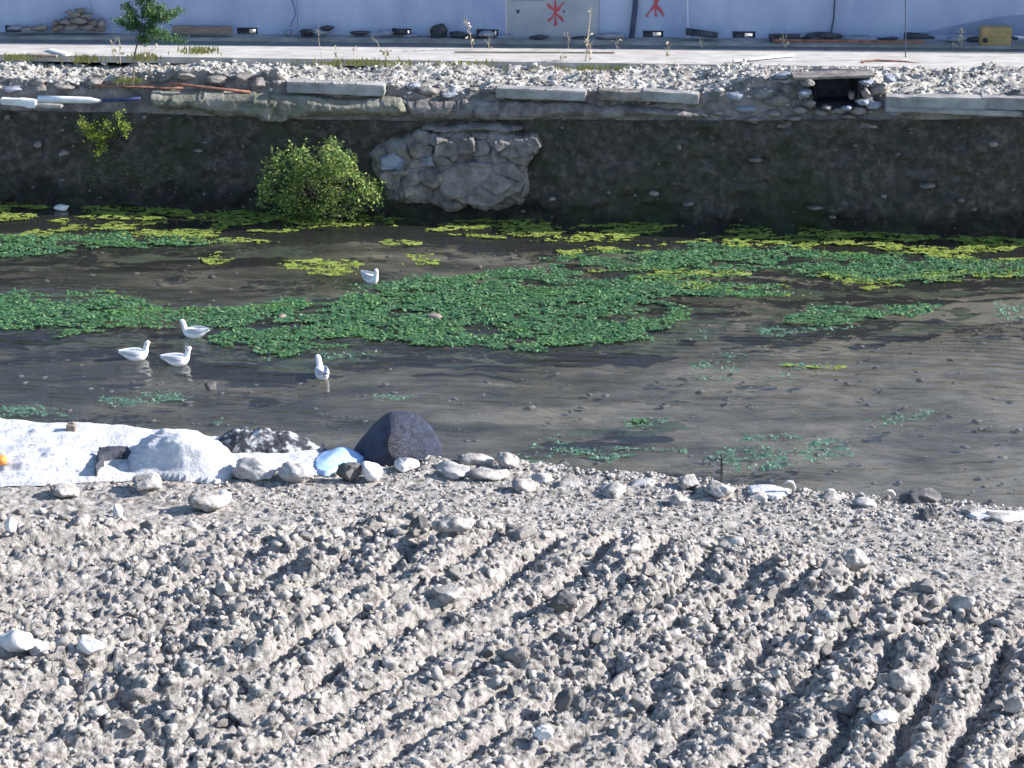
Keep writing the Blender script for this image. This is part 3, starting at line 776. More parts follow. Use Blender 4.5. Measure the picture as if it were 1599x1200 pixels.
# ================================================================== SHEETS, BAGS ON THE SHORE
def drape(name, poly, m, hfun, off=0.03, z0=.1, g=0.012, thick=.01, wob=4, parent=None, nseed=90):
    p = np.array(poly, float); wx, wy = onz(p[:, 0], p[:, 1], z0)
    xs = np.arange(wx.min() - .1, wx.max() + .1, g); ys = np.arange(wy.min() - .1, wy.max() + .1, g)
    X, Y = np.meshgrid(xs, ys, indexing='ij')
    PX, PY = topx(X, Y, 0 * X + z0)
    ins = inpoly(PX + wob * fbm(X * 4, Y * 4, 3, nseed), PY + wob * .5 * fbm(X * 4, Y * 4, 3, nseed + 1), [tuple(q) for q in poly])
    s0 = bank(X, Y); sm = s0
    k = 7
    c = np.cumsum(np.pad(s0, ((k, k), (0, 0)), 'edge'), 0); sm = (c[2 * k:] - c[:-2 * k]) / (2 * k)
    c = np.cumsum(np.pad(sm, ((0, 0), (k, k)), 'edge'), 1); sm = (c[:, 2 * k:] - c[:, :-2 * k]) / (2 * k)
    # distance from border by erosion steps
    er = ins.copy(); dist = np.zeros(X.shape)
    for _ in range(24):
        dist += er
        e = er.copy(); e[1:] &= er[:-1]; e[:-1] &= er[1:]; e[:, 1:] &= er[:, :-1]; e[:, :-1] &= er[:, 1:]; er = e
    kk = 7; c = np.cumsum(np.pad(dist, ((kk, kk), (0, 0)), 'edge'), 0); dd = (c[2 * kk:] - c[:-2 * kk]) / (2 * kk)
    c = np.cumsum(np.pad(dd, ((0, 0), (kk, kk)), 'edge'), 1); dd = (c[:, 2 * kk:] - c[:, :-2 * kk]) / (2 * kk)
    ed = sstep(0, 1, dd / 20)
    Z = sm + off + hfun(X, Y, PX, PY) * ed
    Z[dist < 2.5] = np.minimum(Z, sm + .006)[dist < 2.5]
    V = np.stack([X, Y, Z], -1).reshape(-1, 3)
    F = grid_faces(len(xs), len(ys), ins[:-1, :-1] & ins[1:, 1:])
    V, F = compact(V, F)
    return obj(name, V, F, m, parent, True)
def lump(PX, PY, cx, cy, rx, ry, h):
    d = ((PX - cx) / rx) ** 2 + ((PY - cy) / ry) ** 2
    return h * np.clip(1 - d, 0, 1) ** .8
def hsheet(X, Y, PX, PY):
    f = lump(PX, PY, 285, 736, 85, 34, .26) + lump(PX, PY, 60, 735, 100, 22, .10) + lump(PX, PY, 200, 690, 200, 24, .05)
    f += .022 * fbm(X * 5, Y * 5, 4, 91) + 0.035 * np.abs(fbm(X * 3, Y * 4, 3, 92))
    wr = np.clip(lump(PX, PY, 120, 740, 150, 34, 1) + lump(PX, PY, 290, 735, 100, 45, 1), 0, 1)
    return f + wr * (.05 * np.abs(fbm(X * 4.5, Y * 9 + f * 20, 4, 93)))
o = drape('fabric_sheet', [(-260, 648), (0, 658), (90, 662), (150, 668), (335, 688), (420, 678), (560, 700), (545, 712), (495, 752), (440, 738), (370, 752), (340, 766), (240, 758), (150, 764), (60, 770), (-260, 776)], M['sheet'], hsheet)
tag(o, 'crumpled white fabric sheet spread over the left shore by the water', 'sheet')
o = drape('black_cloth', [(332, 690), (400, 683), (520, 690), (535, 702), (500, 712), (440, 722), (360, 720), (336, 708)], M['mottle'], lambda X, Y, PX, PY: .05 + lump(PX, PY, 420, 704, 120, 30, .06) + .07 * np.abs(fbm(X * 8, Y * 8, 4, 95)), off=.05, nseed=96)
tag(o, 'crumpled black cloth with light patches lying on the white sheet', 'cloth')
o = drape('dark_cloth', [(362, 676), (420, 666), (480, 670), (505, 660), (545, 690), (520, 696), (380, 694)], M['blackstuff'], lambda X, Y, PX, PY: .04 + lump(PX, PY, 508, 684, 36, 24, .20) + lump(PX, PY, 430, 682, 80, 18, .12) + .06 * np.abs(fbm(X * 9, Y * 9, 3, 97)), off=.06, nseed=98)
tag(o, 'black rumpled cloth along the water edge behind the white sheet', 'cloth')
o = drape('plastic_bag', [(486, 730), (510, 712), (540, 700), (565, 704), (582, 722), (545, 738), (512, 752), (488, 748)], M['shadedbag'], lambda X, Y, PX, PY: .03 + .04 * np.exp(-((PX - 530) / 40) ** 2 - ((PY - 722) / 22) ** 2) + .02 * fbm(X * 6, Y * 6, 3, 99), off=.04, nseed=100)
tag(o, 'white plastic bag, blue shade painted in, between the boulders and the dark mound', 'bag')
o = drape('fabric_strip', [(1165, 770), (1200, 764), (1232, 766), (1240, 780), (1215, 792), (1170, 786)], M['sheet'], lambda X, Y, PX, PY: .03 + .02 * fbm(X * 9, Y * 9, 3, 101), off=.03, nseed=102)
tag(o, 'small white cloth on the shore in the right middle beside a curled shell-like scrap', 'cloth')
o = drape('fabric_strip', [(1505, 812), (1540, 804), (1700, 808), (1700, 822), (1560, 822), (1520, 822)], M['sheet'], lambda X, Y, PX, PY: .03 + .02 * fbm(X * 9, Y * 9, 3, 103), off=.03, nseed=104)
tag(o, 'long white cloth strip on the shore at the right edge', 'cloth')

o = drape('fold_shadow_piece', [(150, 724), (205, 722), (212, 732), (170, 738), (160, 758), (146, 764), (150, 740)], M['blackstuff'], lambda X, Y, PX, PY: .05 + .03 * fbm(X * 9, Y * 9, 3, 105), off=.12, nseed=106)  # black piece laid in place of a dark blue shadow in the fold
tag(o, 'dark piece drawn as fold shadow on the white sheet left of the shaded fold', 'shadow piece')
# net-covered mound
def netmat():
    m = mat('dark_net', (0.012, 0.018, 0.04), (0.05, 0.066, 0.12), 9, 0.75)
    t = m.node_tree; b = t.nodes['Principled BSDF']
    tc = t.nodes.new('ShaderNodeTexCoord')
    mp = t.nodes.new('ShaderNodeMapping'); mp.inputs['Scale'].default_value = (1, 1, 2.6); t.links.new(tc.outputs['Object'], mp.inputs[0])
    wv = t.nodes.new('ShaderNodeTexNoise'); wv.inputs['Scale'].default_value = 16; wv.inputs['Detail'].default_value = 6; wv.inputs['Roughness'].default_value = .7
    t.links.new(mp.outputs[0], wv.inputs['Vector'])
    bp = t.nodes.new('ShaderNodeBump'); bp.inputs['Distance'].default_value = 0.06
    t.links.new(wv.outputs['Fac'], bp.inputs['Height']); t.links.new(bp.outputs[0], b.inputs['Normal'])
    b.inputs['Specular IOR Level'].default_value = .6
    b.inputs['Roughness'].default_value = .5
    return m
x, y = onz(618, 722, .05)
V = ICO[4][0].copy()
th = V[:, 2]
V *= (1 + .05 * fbm(V[:, 0] * 2, V[:, 1] * 2 + V[:, 2] * 2, 4, 110) + .02 * fbm(V[:, 0] * 7, V[:, 2] * 9, 3, 111))[:, None]
V = V * np.array([.42, .36, .45])
V[:, 0] += np.where(V[:, 0] < 0, .0, 0) - .10 * (V[:, 2] < 0) * 0
V[:, 0] *= np.where(V[:, 2] > 0, 1 - .20 * (V[:, 2] / .47) ** 2, 1)
V[:, 0] += .16 * np.clip(V[:, 2] / .47, 0, 1) ** 1.2 * np.clip(-V[:, 0] / .44, 0, 1)
V[:, 0] += .04 * (V[:, 2] > 0) * V[:, 2] / .47
o = obj('netted_mound', V, ICO[4][1], netmat(), None, True); o.location = (float(x), float(y) + .05, .06)
tag(o, 'dark blue-black mound wrapped in netting at the water edge', 'netted mound')

# stub, block, orange
x, y = onz(112, 684, .15)
b = MB(); b.box((0, 0, .05), (.085, .07, .13), Matrix.Rotation(.12, 3, 'Y'), .012); b.add([Vector(v) * .02 + Vector((.02, 0, .12)) for v in ICO[1][0].tolist()], ICO[1][1].tolist())
o = b.build('wooden_stub', M['wood']); o.location = (float(x), float(y), float(bank(x, y)) + .04); tag(o, 'short brown wooden stub standing on the white sheet', 'stub')
x, y = onz(184, 812, .15)
o = rock('stone_block', (float(x), float(y), float(bank(x, y)) + .05), (.05, .05, .075), M['white_rock'], 555, 'small upright white block on the shore below the white sheet', 'block', cuts=12)
x, y = onz(4, 734, .2)
b = MB(); V_, F_ = ICO[3]; b.add([(v[0] * .05, v[1] * .05, v[2] * .046 * (1 - .1 * (abs(v[0]) < .2 and v[2] > .8))) for v in V_.tolist()], F_.tolist())
root = empty('orange_fruit', (float(x), float(y), float(bank(x, y)) + .12)); b.build('peel', M['orange'], root, True)
b = MB(); b.tube([(0, 0, .055), (.004, 0, .068)], [.006, .004], 6); b.build('stem', M['bark'], root)
tag(root, 'orange fruit lying on the white sheet at the left edge', 'fruit')
# twig in the water, stone in water, white scrap
x, y = onz(1127, 728, 0)
b = MB(); b.tube([(0, 0, -.2), (.0, 0, .03), (-.012, 0, .11)], [.012, .010, .006], 6); b.tube([(-.002, 0, .05), (.03, .01, .09)], [.005, .003], 5)
o = b.build('stick', M['black']); o.location = (float(x), float(y), 0); tag(o, 'short dark stick poking out of the water beside the teal weed', 'stick')
x, y = onz(330, 606, 0)
rock('stone', (float(x), float(y), .02), (.075, .06, .06), M['dark_rock'], 560, 'small dark wet stone breaking the water below the gulls', 'stone')
x, y = onz(97, 328, 0)
rock('foam_scrap', (float(x), float(y), .03), (.10, .09, .045), M['white_rock'], 561, 'white foam scrap floating by the far wall at the left', 'scrap')
x, y = onz(680, 497, 0)
rock('floating_leaf_clump', (float(x), float(y), .02), (.10, .09, .025), M['wood'], 562, 'brown clump floating in the middle of the green weed', 'clump')
x, y = onz(440, 497, 0)
rock('floating_leaf_clump', (float(x), float(y), .02), (.06, .06, .025), M['wood'], 563, 'small brown clump floating in the left of the green weed', 'clump')
# curled pale strips at the right shore
for px, py, hh, lab in ((1236, 775, .12, 'curled pale scrap arching over the small white cloth'), (1300, 778, .07, 'small curled pale scrap at the right water edge'), (1392, 778, .08, 'pointed pale scrap beside the black stone at the water edge')):
    x, y = onz(px, py + 8, .1)
    b = MB(); b.tube([(.0, 0, 0), (.02, 0, hh * .6), (0, 0, hh), (-.04, 0, hh * 1.05), (-.07, 0, hh * .9)], [.014, .013, .012, .010, .006], 6)
    o = b.build('curled_scrap', M['white_rock'], None, True); o.location = (float(x), float(y), float(bank(x, y))); tag(o, lab, 'scrap')

# ================================================================== FAR QUAY
def basey(x): return 24.86 - 0.118 * np.asarray(x, float)
def topline(pts, px): return np.interp(px, [p[0] for p in pts], [p[1] for p in pts])
P_BASE = [(-300, 310), (0, 318), (400, 331), (620, 337), (900, 346), (1200, 357), (1599, 373), (1900, 385)]
P_TOP = [(-300, 172), (0, 172), (235, 176), (420, 184), (620, 188), (900, 186), (1200, 188), (1599, 184), (1900, 184)]
P_LED = [(-300, 150), (0, 150), (235, 140), (620, 150), (900, 152), (1200, 160), (1599, 158), (1900, 158)]
P_BRK = [(-300, 128), (0, 126), (60, 134), (120, 136), (170, 124), (210, 114), (430, 110), (450, 127), (610, 131), (640, 140), (760, 141), (1095, 146), (1170, 126), (1240, 114), (1370, 116), (1395, 149), (1900, 150)]
P_SLB = [(-300, 100), (0, 102), (400, 106), (900, 106), (1300, 108), (1599, 106), (1900, 106)]
def prof(x):
    """for world x arrays: key points y,z of the quay cross-section"""
    x = np.asarray(x, float)
    y1 = basey(x)
    px1, _ = topx(x, y1, 0 * x)
    xx, yb = onz(px1, topline(P_BASE, px1), 0.0)
    y1 = yb
    y2 = y1 + .20; px2, _ = topx(x, y2, 0 * x + 1.3); _, z2 = ony(px2, topline(P_TOP, px2), y2)
    y3 = y1 + .27; _, z3 = ony(px2, topline(P_LED, px2), y3)
    yb_ = y3 + .09; _, zb_ = ony(px2, topline(P_BRK, px2), yb_)
    prof.brk = (yb_, zb_)
    y4 = 26.22 - .085 * x; px4, _ = topx(x, y4, 0 * x + 1.6); _, z4 = ony(px4, topline(P_SLB, px4), y4)
    return y1, y2, z2, y3, z3, y4, z4
xs = np.arange(-9, 9, 0.022)
y1, y2, z2, y3, z3, y4, z4 = prof(xs)
# wall face
n = 66; t = np.linspace(-.35, 1, n)
Xf = np.repeat(xs[:, None], n, 1)
Yf = y1[:, None] + (y2 - y1)[:, None] * np.clip(t, 0, 1)[None]
Zf = np.where(t[None] < 0, t[None] * 1.0, z2[:, None] * t[None])
pxf, pyf = topx(Xf, Yf, Zf)
h1, e1, d1 = cells(Xf * 3.2, Zf * 4.5, 3); h2, e2, d2 = cells(Xf * 9, Zf * 11, 5)
st1 = (h1 > .72) * sstep(.45, .1, d1); st2 = (h2 > .6) * sstep(.45, .1, d2)
Yf = Yf - (.10 * fbm(Xf * 1.1, Zf * 1.6, 4, 120) + .10 * fbm(Xf * 4, Zf * 7, 5, 121) + .05 * st1 + .025 * st2)
V = np.stack([Xf, Yf, Zf], -1).reshape(-1, 3)
root = empty('quay_wall', (0, 24.9, 0)); tag(root, 'dark earthen canal wall rising from the far side of the water, in shade', 'wall')
o = obj('wall_face', V - np.array([0, 24.9, 0]), grid_faces(len(xs), n)[:, ::-1].copy(), M['wallsoil'], root)
# top of the quay: rubble ground from ledge to slab
yk, zk = prof.brk
n = 96; t = np.linspace(0, 1, n)
Xq = np.repeat(xs[:, None], n, 1)
Yq = np.stack([np.interp(t, [0, .12, .26, 1], [y2[i], y3[i], yk[i], y4[i] + .12]) for i in range(len(xs))])
Zq = np.stack([np.interp(t, [0, .12, .26, .93, 1], [z2[i], z3[i], zk[i], z4[i], z4[i]]) for i in range(len(xs))])
stp = np.exp(-((t[None] - .2) / .09) ** 2)
Yq = Yq - stp * (.05 * fbm(Xq * 3, Zq * 5, 4, 133) + .05 * (cells(Xq * 5, Zq * 8, 15)[0] - .5))
h1, e1, d1 = cells(Xq * 6, Yq * 9, 12); h2, e2, d2 = cells(Xq * 15, Yq * 18, 13)
mid = sstep(0, .12, t)[None] * sstep(1, .9, t)[None]
Zq = Zq + mid * (.11 * fbm(Xq * 1.6, Yq * 3, 4, 130) + .03 * h1 * sstep(0, .2, e1) + .02 * h2 * sstep(0, .2, e2)) - .012
# breach (cavity) on the right: drop
pxq, pyq = topx(Xq, Yq, Zq)
br = sstep(1150, 1240, pxq) * sstep(1392, 1372, pxq) * sstep(.55, .30, t)[None]
Zq = Zq - .10 * br
br2 = sstep(0, 40, pxq) * sstep(430, 400, pxq) * sstep(.45, .12, t)[None]
Zq = Zq - .0 * br2
V = np.stack([Xq, Yq, Zq], -1).reshape(-1, 3)
opn = (pxq > 1266) & (pxq < 1350) & (t[None] < .50)
_, zlow = ony(pxq, 0 * pxq + 168, Yq)
Zq = np.where(opn, np.minimum(Zq, zlow), Zq)
V = np.stack([Xq, Yq, Zq], -1).reshape(-1, 3)
o = obj('quay_ground', V, grid_faces(len(xs), n), M['rubble']); tag(o, kind='structure')
o.data.materials.append(M['masonry'])
mi = np.zeros((len(xs) - 1, n - 1), np.int32); mi[:, :int(.25 * n)] = 1
o.data.polygons.foreach_set('material_index', mi.ravel())
QT = (Xq, Yq, Zq)
def quayz(x, y):
    i = int(round((x + 9) / .022)); i = max(0, min(len(xs_q) - 1, i)); return float(np.interp(y, QT[1][i], QT[2][i]))
xs_q = xs
# slab, road, strip, far ground (all long)
SZ = 1.715
def ysl(x, y0, s=-.062): return y0 + s * x
def band(name, ya, yb, za, zb, m, x0=-60, x1=60, sa=-.075, sb=-.075, thick=.0, step=None, kind='structure'):
    xs = np.concatenate([[x0], np.arange(-9, 9.01, .1), [x1]])
    a = np.stack([xs, ya + sa * xs, 0 * xs + za], 1); b = np.stack([xs, yb + sb * xs, 0 * xs + zb], 1)
    V = [a, b]; nx = len(xs)
    F = [[i, i + 1, nx + i + 1, nx + i] for i in range(nx - 1)]
    if thick:
        c = a.copy(); c[:, 2] -= thick; V.append(c)
        F += [[2 * nx + i, 2 * nx + i + 1, i + 1, i] for i in range(nx - 1)]
    o = obj(name, np.concatenate(V), F, m); tag(o, kind=kind); return o
band('concrete_slab', 26.26, 27.04, SZ, SZ + .02, M['slab'], sa=-.07, sb=-.056, thick=.085)
band('road', 27.04, 27.34, SZ + .02, SZ + .02, M['asphalt'], sa=-.056, sb=-.050)
band('pavement', 27.34, 28.3, SZ + .055, SZ + .055, M['concrete'], sa=-.050, sb=-.042, thick=.05)
o = obj('ground', [(-400, 28.15, SZ + .04), (400, 28.15, SZ + .04), (400, 900, SZ + .04), (-400, 900, SZ + .04)], [(0, 1, 2, 3)], M['rubble']); tag(o, kind='structure')
# outer quay blocks left and right, so the canal goes on
for s in (-1, 1):
    x0, x1 = (-150, -8.95) if s < 0 else (8.9, 150)
    ya = float(basey(x0)) if s < 0 else float(basey(x0)); yb = float(basey(x1))
    o = obj('outer_quay', [(x0, ya, -.5), (x1, yb, -.5), (x1, yb + .2, 1.25), (x0, ya + .2, 1.25), (x1, yb + 1.6, 1.66), (x0, ya + 1.6, 1.66), (x1, 29, 1.66), (x0, 40 if s < 0 else 29, 1.66)],
            [(0, 1, 2, 3), (3, 2, 4, 5), (5, 4, 6, 7)], M['wallsoil']); tag(o, kind='structure')
# cracks in the slab: thin gap strips (dark joints)
r = np.random.default_rng(140)

# ---------------- relief pieces on the wall (mortar band, masonry)
def relief(name, poly, yoff, thick, m, g=0.014, rough=.03, nf=4, edge=.10, wob=5, parent=None, seed=0, back=.25, zb=0.0):
    """a stony slab on the quay face, outline given in picture points, real depth"""
    p = np.array(poly, float)
    cx = p[:, 0].mean()
    wx, wz = ony(p[:, 0], p[:, 1], 25.1)
    xs = np.arange(wx.min() - .06, wx.max() + .06, g); zs = np.arange(wz.min() - .06, wz.max() + .06, g)
    X, Zz = np.meshgrid(xs, zs, indexing='ij')
    y1, y2, z2, *_ = prof(xs)
    yf = y1[:, None] + (y2 - y1)[:, None] * np.clip(Zz / z2[:, None], 0, 1.2) + yoff
    PX, PY = topx(X, yf, Zz)
    ins = inpoly(PX + wob * fbm(X * 4, Zz * 4, 3, 150 + seed), PY + wob * fbm(X * 4, Zz * 4, 3, 151 + seed), [tuple(q) for q in poly])
    K = max(2, int(edge / g)); er = ins.copy(); dist = np.zeros(X.shape)
    for _ in range(K):
        dist += er
        e = er.copy(); e[1:] &= er[:-1]; e[:-1] &= er[1:]; e[:, 1:] &= er[:, :-1]; e[:, :-1] &= er[:, 1:]; er = e
    ed = np.sqrt(np.clip(dist / K, 0, 1))
    hc, ec, dc = cells(X * nf + .3 * fbm(X * 3, Zz * 3, 2, 3), Zz * nf * 1.4, 20 + seed)
    Yf = yf - thick * ed - rough * (hc * sstep(0, .12, ec)) * ed - rough * .8 * fbm(X * 6, Zz * 6, 4, 152 + seed)
    Yf = np.where(dist < 1, yf + back, Yf)
    Yf = np.where((dist >= 1) & (dist < 2), yf + back * .1, Yf)
    V = np.stack([X, Yf, Zz], -1).reshape(-1, 3)
    i2 = ins.copy(); i2[1:] |= ins[:-1]; i2[:-1] |= ins[1:]; i2[:, 1:] |= ins[:, :-1]; i2[:, :-1] |= ins[:, 1:]
    F = grid_faces(len(xs), len(zs), i2[:-1, :-1] & i2[1:, 1:])[:, ::-1].copy()
    V, F = compact(V, F)
    if parent: V = V - np.array(parent.location)
    return obj(name, V, F, m, parent, False)
relief('mortar_band', [(238, 138), (330, 142), (450, 146), (560, 152), (625, 152), (640, 170), (618, 184), (560, 178), (500, 180), (440, 186), (380, 180), (330, 178), (290, 168), (250, 172), (236, 160)], 0, .17, M['mortar'], parent=root, seed=1, nf=2.2, rough=.035)
relief('mortar_band', [(625, 156), (760, 156), (900, 160), (1100, 172), (1110, 182), (940, 182), (820, 188), (700, 186), (640, 184)], 0, .11, M['masonry'], parent=root, seed=2, nf=3, rough=.03)
relief('mortar_band', [(1395, 160), (1480, 164), (1599, 166), (1760, 166), (1760, 180), (1599, 182), (1500, 180), (1420, 178)], 0, .13, M['mortar'], parent=root, seed=3, nf=3)
# masonry patch
root2 = empty('stone_patch', (0, 24.9, 0)); tag(root2, 'exposed patch of rough stone masonry bulging from the middle of the far wall', 'masonry')
relief('masonry_core', [(575, 240), (600, 222), (640, 205), (700, 198), (800, 196), (845, 214), (848, 236), (826, 262), (834, 292), (815, 318), (760, 326), (690, 324), (640, 320), (610, 312), (586, 275)], 0, .14, M['masonry'], parent=root2, seed=4, nf=3.6, rough=.09, edge=.10, wob=11)
relief('top_course', [(655, 196), (700, 192), (800, 190), (822, 198), (790, 206), (700, 206), (660, 204)], 0, .22, M['masonry'], parent=root2, seed=5, nf=3)
for i, (pl, mm, th) in enumerate([
    ([(678, 208), (745, 206), (750, 236), (700, 246), (680, 236)], 'masonry', .24), ([(768, 208), (835, 206), (846, 226), (825, 240), (790, 242), (772, 228)], 'masonry', .25),
    ([(592, 240), (620, 232), (640, 250), (620, 266), (594, 258)], 'bluestone', .20), ([(650, 238), (680, 236), (684, 258), (660, 262)], 'bluestone', .19),
    ([(680, 262), (740, 240), (800, 246), (818, 270), (816, 298), (770, 316), (720, 318), (690, 300)], 'masonry', .25), ([(630, 288), (650, 276), (654, 300), (634, 306)], 'mortar', .22),
    ([(640, 206), (672, 204), (674, 224), (644, 224)], 'masonry', .20), ([(600, 262), (668, 262), (672, 278), (620, 280)], 'masonry', .18)]):
    relief('block', pl, 0, th, M[mm], parent=root2, seed=6 + i, nf=3.2, rough=.06, edge=.05, wob=8)

# embedded stones in the wall
r = np.random.default_rng(160)
spots = [(100, 240, 22, 14), (98, 202, 10, 8), (12, 183, 10, 10), (60, 225, 16, 12), (98, 281, 14, 6), (115, 226, 10, 8), (226, 182, 12, 8), (265, 184, 8, 5), (320, 222, 14, 7), (310, 235, 16, 5), (1450, 290, 30, 10), (1075, 318, 22, 8), (1020, 302, 20, 10), (1275, 325, 36, 6), (1300, 338, 18, 7), (1380, 306, 10, 6), (1402, 240, 8, 6), (1500, 312, 12, 7), (1060, 230, 8, 12), (950, 300, 12, 8), (1180, 250, 26, 10), (1550, 225, 18, 10), (940, 178, 26, 6), (1520, 326, 10, 6), (860, 310, 20, 8)]
def wallrock(px, py, wp, hp, m, seed, label=None, group=None, prot=.03, deep=.09, parent=None, name='stone', cat='stone', sub=2):
    x, z = ony(px, py, 25.05)
    y1, y2, z2, *_ = prof(np.array([float(x)])); y = float(y1[0] + (y2[0] - y1[0]) * np.clip(z / z2[0], 0, 1.2)) - prot
    x, z = ony(px, py, y)
    s = y * cp / FPX * 1.12
    return rock(name, (float(x), y, float(z)), (wp * s / 2, deep, hp * s / 2), m, seed, label, cat, group, sub, 9, .08, parent=parent)
for i, s in enumerate(spots):
    wallrock(*s, M['wallstone'] if i % 3 else M['masonry'], 400 + i, 'pale stone embedded in the dark face of the far wall', 'stones embedded in the far wall', prot=.0)
rr = np.random.default_rng(161)
wx_ = rr.uniform(-8.5, 8.5, 700); tt = rr.uniform(.02, .98, 700) ; a_, b_, c_, *_ = prof(wx_)
ss = .012 + .035 * rr.random(700) ** 3
scatter('wall_pebbles', np.stack([wx_, a_ + (b_ - a_) * tt - .01, c_ * tt], 1), ss, M['wallstone'], 1, 162)

# ---------------- rubble scatter on the quay
def qscatter(name, N, poly, smin, smax, m, seed, sub=1, flat=.7, lift=.25):
    r = np.random.default_rng(seed)
    x = r.uniform(-8, 8, N); y = r.uniform(24.2, 27.3, N)
    a, b, c, d, e, f, g_ = prof(x)
    k = (y > d) & (y < f)
    x, y, = x[k], y[k]
    z = np.array([quayz(xx, yy) for xx, yy in zip(x, y)])
    px, py = topx(x, y, z)
    k = inpoly(px, py, poly) if poly else np.ones(len(x), bool)
    x, y, z = x[k], y[k], z[k]
    s = smin + (smax - smin) * r.random(len(x)) ** 2.2
    return scatter(name, np.stack([x, y, z + s * lift], 1), s, m, sub, seed, flat)
qscatter('rubble_grit', 12000, None, .010, .045, M['rubble'], 170)
qscatter('pale_rubble', 1700, None, .02, .085, M['palerubble'], 171, flat=.5)
# collapsed spot: individual dark-side stones
r = np.random.default_rng(175)
blk = [(1150, 150, 40, 16), (1190, 146, 44, 22), (1215, 158, 50, 20), (1232, 138, 34, 16), (1165, 170, 36, 12), (1210, 176, 30, 10), (1250, 172, 30, 12), (1262, 150, 26, 16), (1225, 118, 36, 10), (1330, 148, 16, 14), (1352, 150, 26, 22), (1372, 140, 28, 22), (1365, 165, 34, 18), (1340, 172, 30, 12), (1310, 172, 30, 10), (1280, 175, 26, 10), (1388, 124, 24, 12), (1140, 184, 20, 6), (1178, 186, 26, 8), (1350, 130, 20, 10), (1395, 175, 26, 8), (1240, 185, 26, 8), (1325, 182, 24, 8), (1120, 176, 18, 8), (645, 135, 30, 12), (670, 142, 40, 12), (640, 150, 30, 8), (770, 138, 20, 12), (700, 148, 26, 8), (60, 128, 30, 12), (100, 136, 40, 10), (150, 128, 30, 14), (20, 140, 30, 10), (290, 118, 40, 10), (340, 124, 40, 12), (380, 120, 30, 12), (250, 118, 40, 12), (405, 130, 30, 16), (200, 122, 36, 10), (960, 140, 20, 8), (940, 150, 26, 8), (740, 140, 22, 8)]
for i, s in enumerate(blk):
    px, py, wp, hp = s
    yo = -.10 if py > 130 and px > 1100 else .0
    x, z = ony(px, py, 25.1)
    y1, y2, z2_, y3_, z3_, y4_, z4_ = [float(v[0]) for v in prof(np.array([float(x)]))]
    if py < 150 and not (1100 < px < 1400):
        yy = np.linspace(y3_, y4_, 60); zz = np.array([quayz(float(x), q) for q in yy]); _, pyy = topx(float(x), yy, zz)
        y = float(yy[np.argmin(np.abs(pyy - py))])
    else:
        y = y2 + .02 + max(0, (185 - py)) * .003
    x, z = ony(px, py, y); sc_ = (y * cp + 5.4 * sp) / FPX
    rock('rubble_stone', (float(x), y, float(z)), (wp * sc_ / 2, .11, hp * sc_ / 2 * 1.1), M['masonry'] if i % 4 else M['bluestone'], 2000 + i, 'broken grey stone in the rubble on the edge of the far quay', 'stone', 'rubble stones on the far quay edge', 3, 11, .08)

# ---------------- kerb beams
def beam(px0, px1, py0, py1, hp, m, name, label, cat, depth=.22, yo=.05, rr=.0):
    xa, _ = ony(px0, py0, 25.1); xb, _ = ony(px1, py1, 25.1)
    ya = float(prof(np.array([float(xa)]))[1][0]) - yo; yb = float(prof(np.array([float(xb)]))[1][0]) - yo
    xa, za = ony(px0, py0, ya); xb, zb = ony(px1, py1, yb)
    h = hp / 124.0
    A = Vector((float(xa), ya, float(za))); B = Vector((float(xb), yb, float(zb))); d = B - A; L = d.length
    mtx = Matrix.Rotation(math.atan2(d.y, d.x), 3, 'Z') @ Matrix.Rotation(-math.asin(d.z / L), 3, 'Y')
    bm = bmesh.new(); bmesh.ops.create_cube(bm, size=1)
    for v in bm.verts: v.co = Vector((v.co.x * L, v.co.y * depth, v.co.z * h))
    bmesh.ops.bevel(bm, geom=bm.edges[:], offset=.012, segments=2, affect='EDGES')
    bmesh.ops.subdivide_edges(bm, edges=[e for e in bm.edges if e.calc_length() > .15], cuts=10, use_grid_fill=True)
    for v in bm.verts:
        c = v.co
        n_ = float(fbm(np.array(c.x * 7 + px0), np.array(c.z * 9 + c.y * 5), 3, 180)); v.co = c * (1 + .0) + Vector((0, n_ * .018, n_ * .012))
    V = [v.co[:] for v in bm.verts]; bm.verts.index_update(); F = [[v.index for v in f.verts] for f in bm.faces]; bm.free()
    o = obj(name, V, F, m)
    o.matrix_world = Matrix.Translation((A + B) / 2 + Vector((0, depth / 2, -h / 2))) @ mtx.to_4x4()
    tag(o, label, cat); return o
beam(448, 601, 128, 134, 17, M['concrete'], 'concrete_kerb', 'straight grey concrete kerb block above the pale mortar band', 'kerb')
beam(775, 916, 139, 143, 15, M['concrete'], 'concrete_kerb', 'grey concrete kerb block above the exposed masonry patch', 'kerb')
beam(935, 1012, 142, 145, 14, M['masonry'], 'concrete_kerb', 'short weathered kerb block between two longer ones', 'kerb')
beam(1004, 1093, 143, 148, 16, M['concrete'], 'concrete_kerb', 'grey concrete kerb block just left of the collapsed rubble', 'kerb')
beam(1385, 1545, 152, 154, 18, M['concrete'], 'concrete_kerb', 'long pale concrete kerb block right of the dark opening', 'kerb')
beam(1535, 1720, 153, 155, 18, M['concrete'], 'concrete_kerb', 'pale concrete kerb block at the right edge of the far quay', 'kerb')
beam(1385, 1600, 168, 176, 7, M['concrete'], 'concrete_step', 'thin pale concrete step below the long right kerb', 'step', yo=.10)
beam(0, 56, 153, 158, 12, M['whitepipe'], 'plastic_channel', 'grey-white plastic channel at the left end of the far quay', 'channel', depth=.10, yo=.14)
beam(56, 96, 164, 165, 5, M['concrete'], 'flat_strip', 'short pale flat strip under the white pipe', 'strip', depth=.1, yo=.14)
rr = np.random.default_rng(177); n_ = 900; xk = rr.uniform(-3.0, 7.5, n_); yk_ = prof(xk)[1] + rr.uniform(-.04, .22, n_)
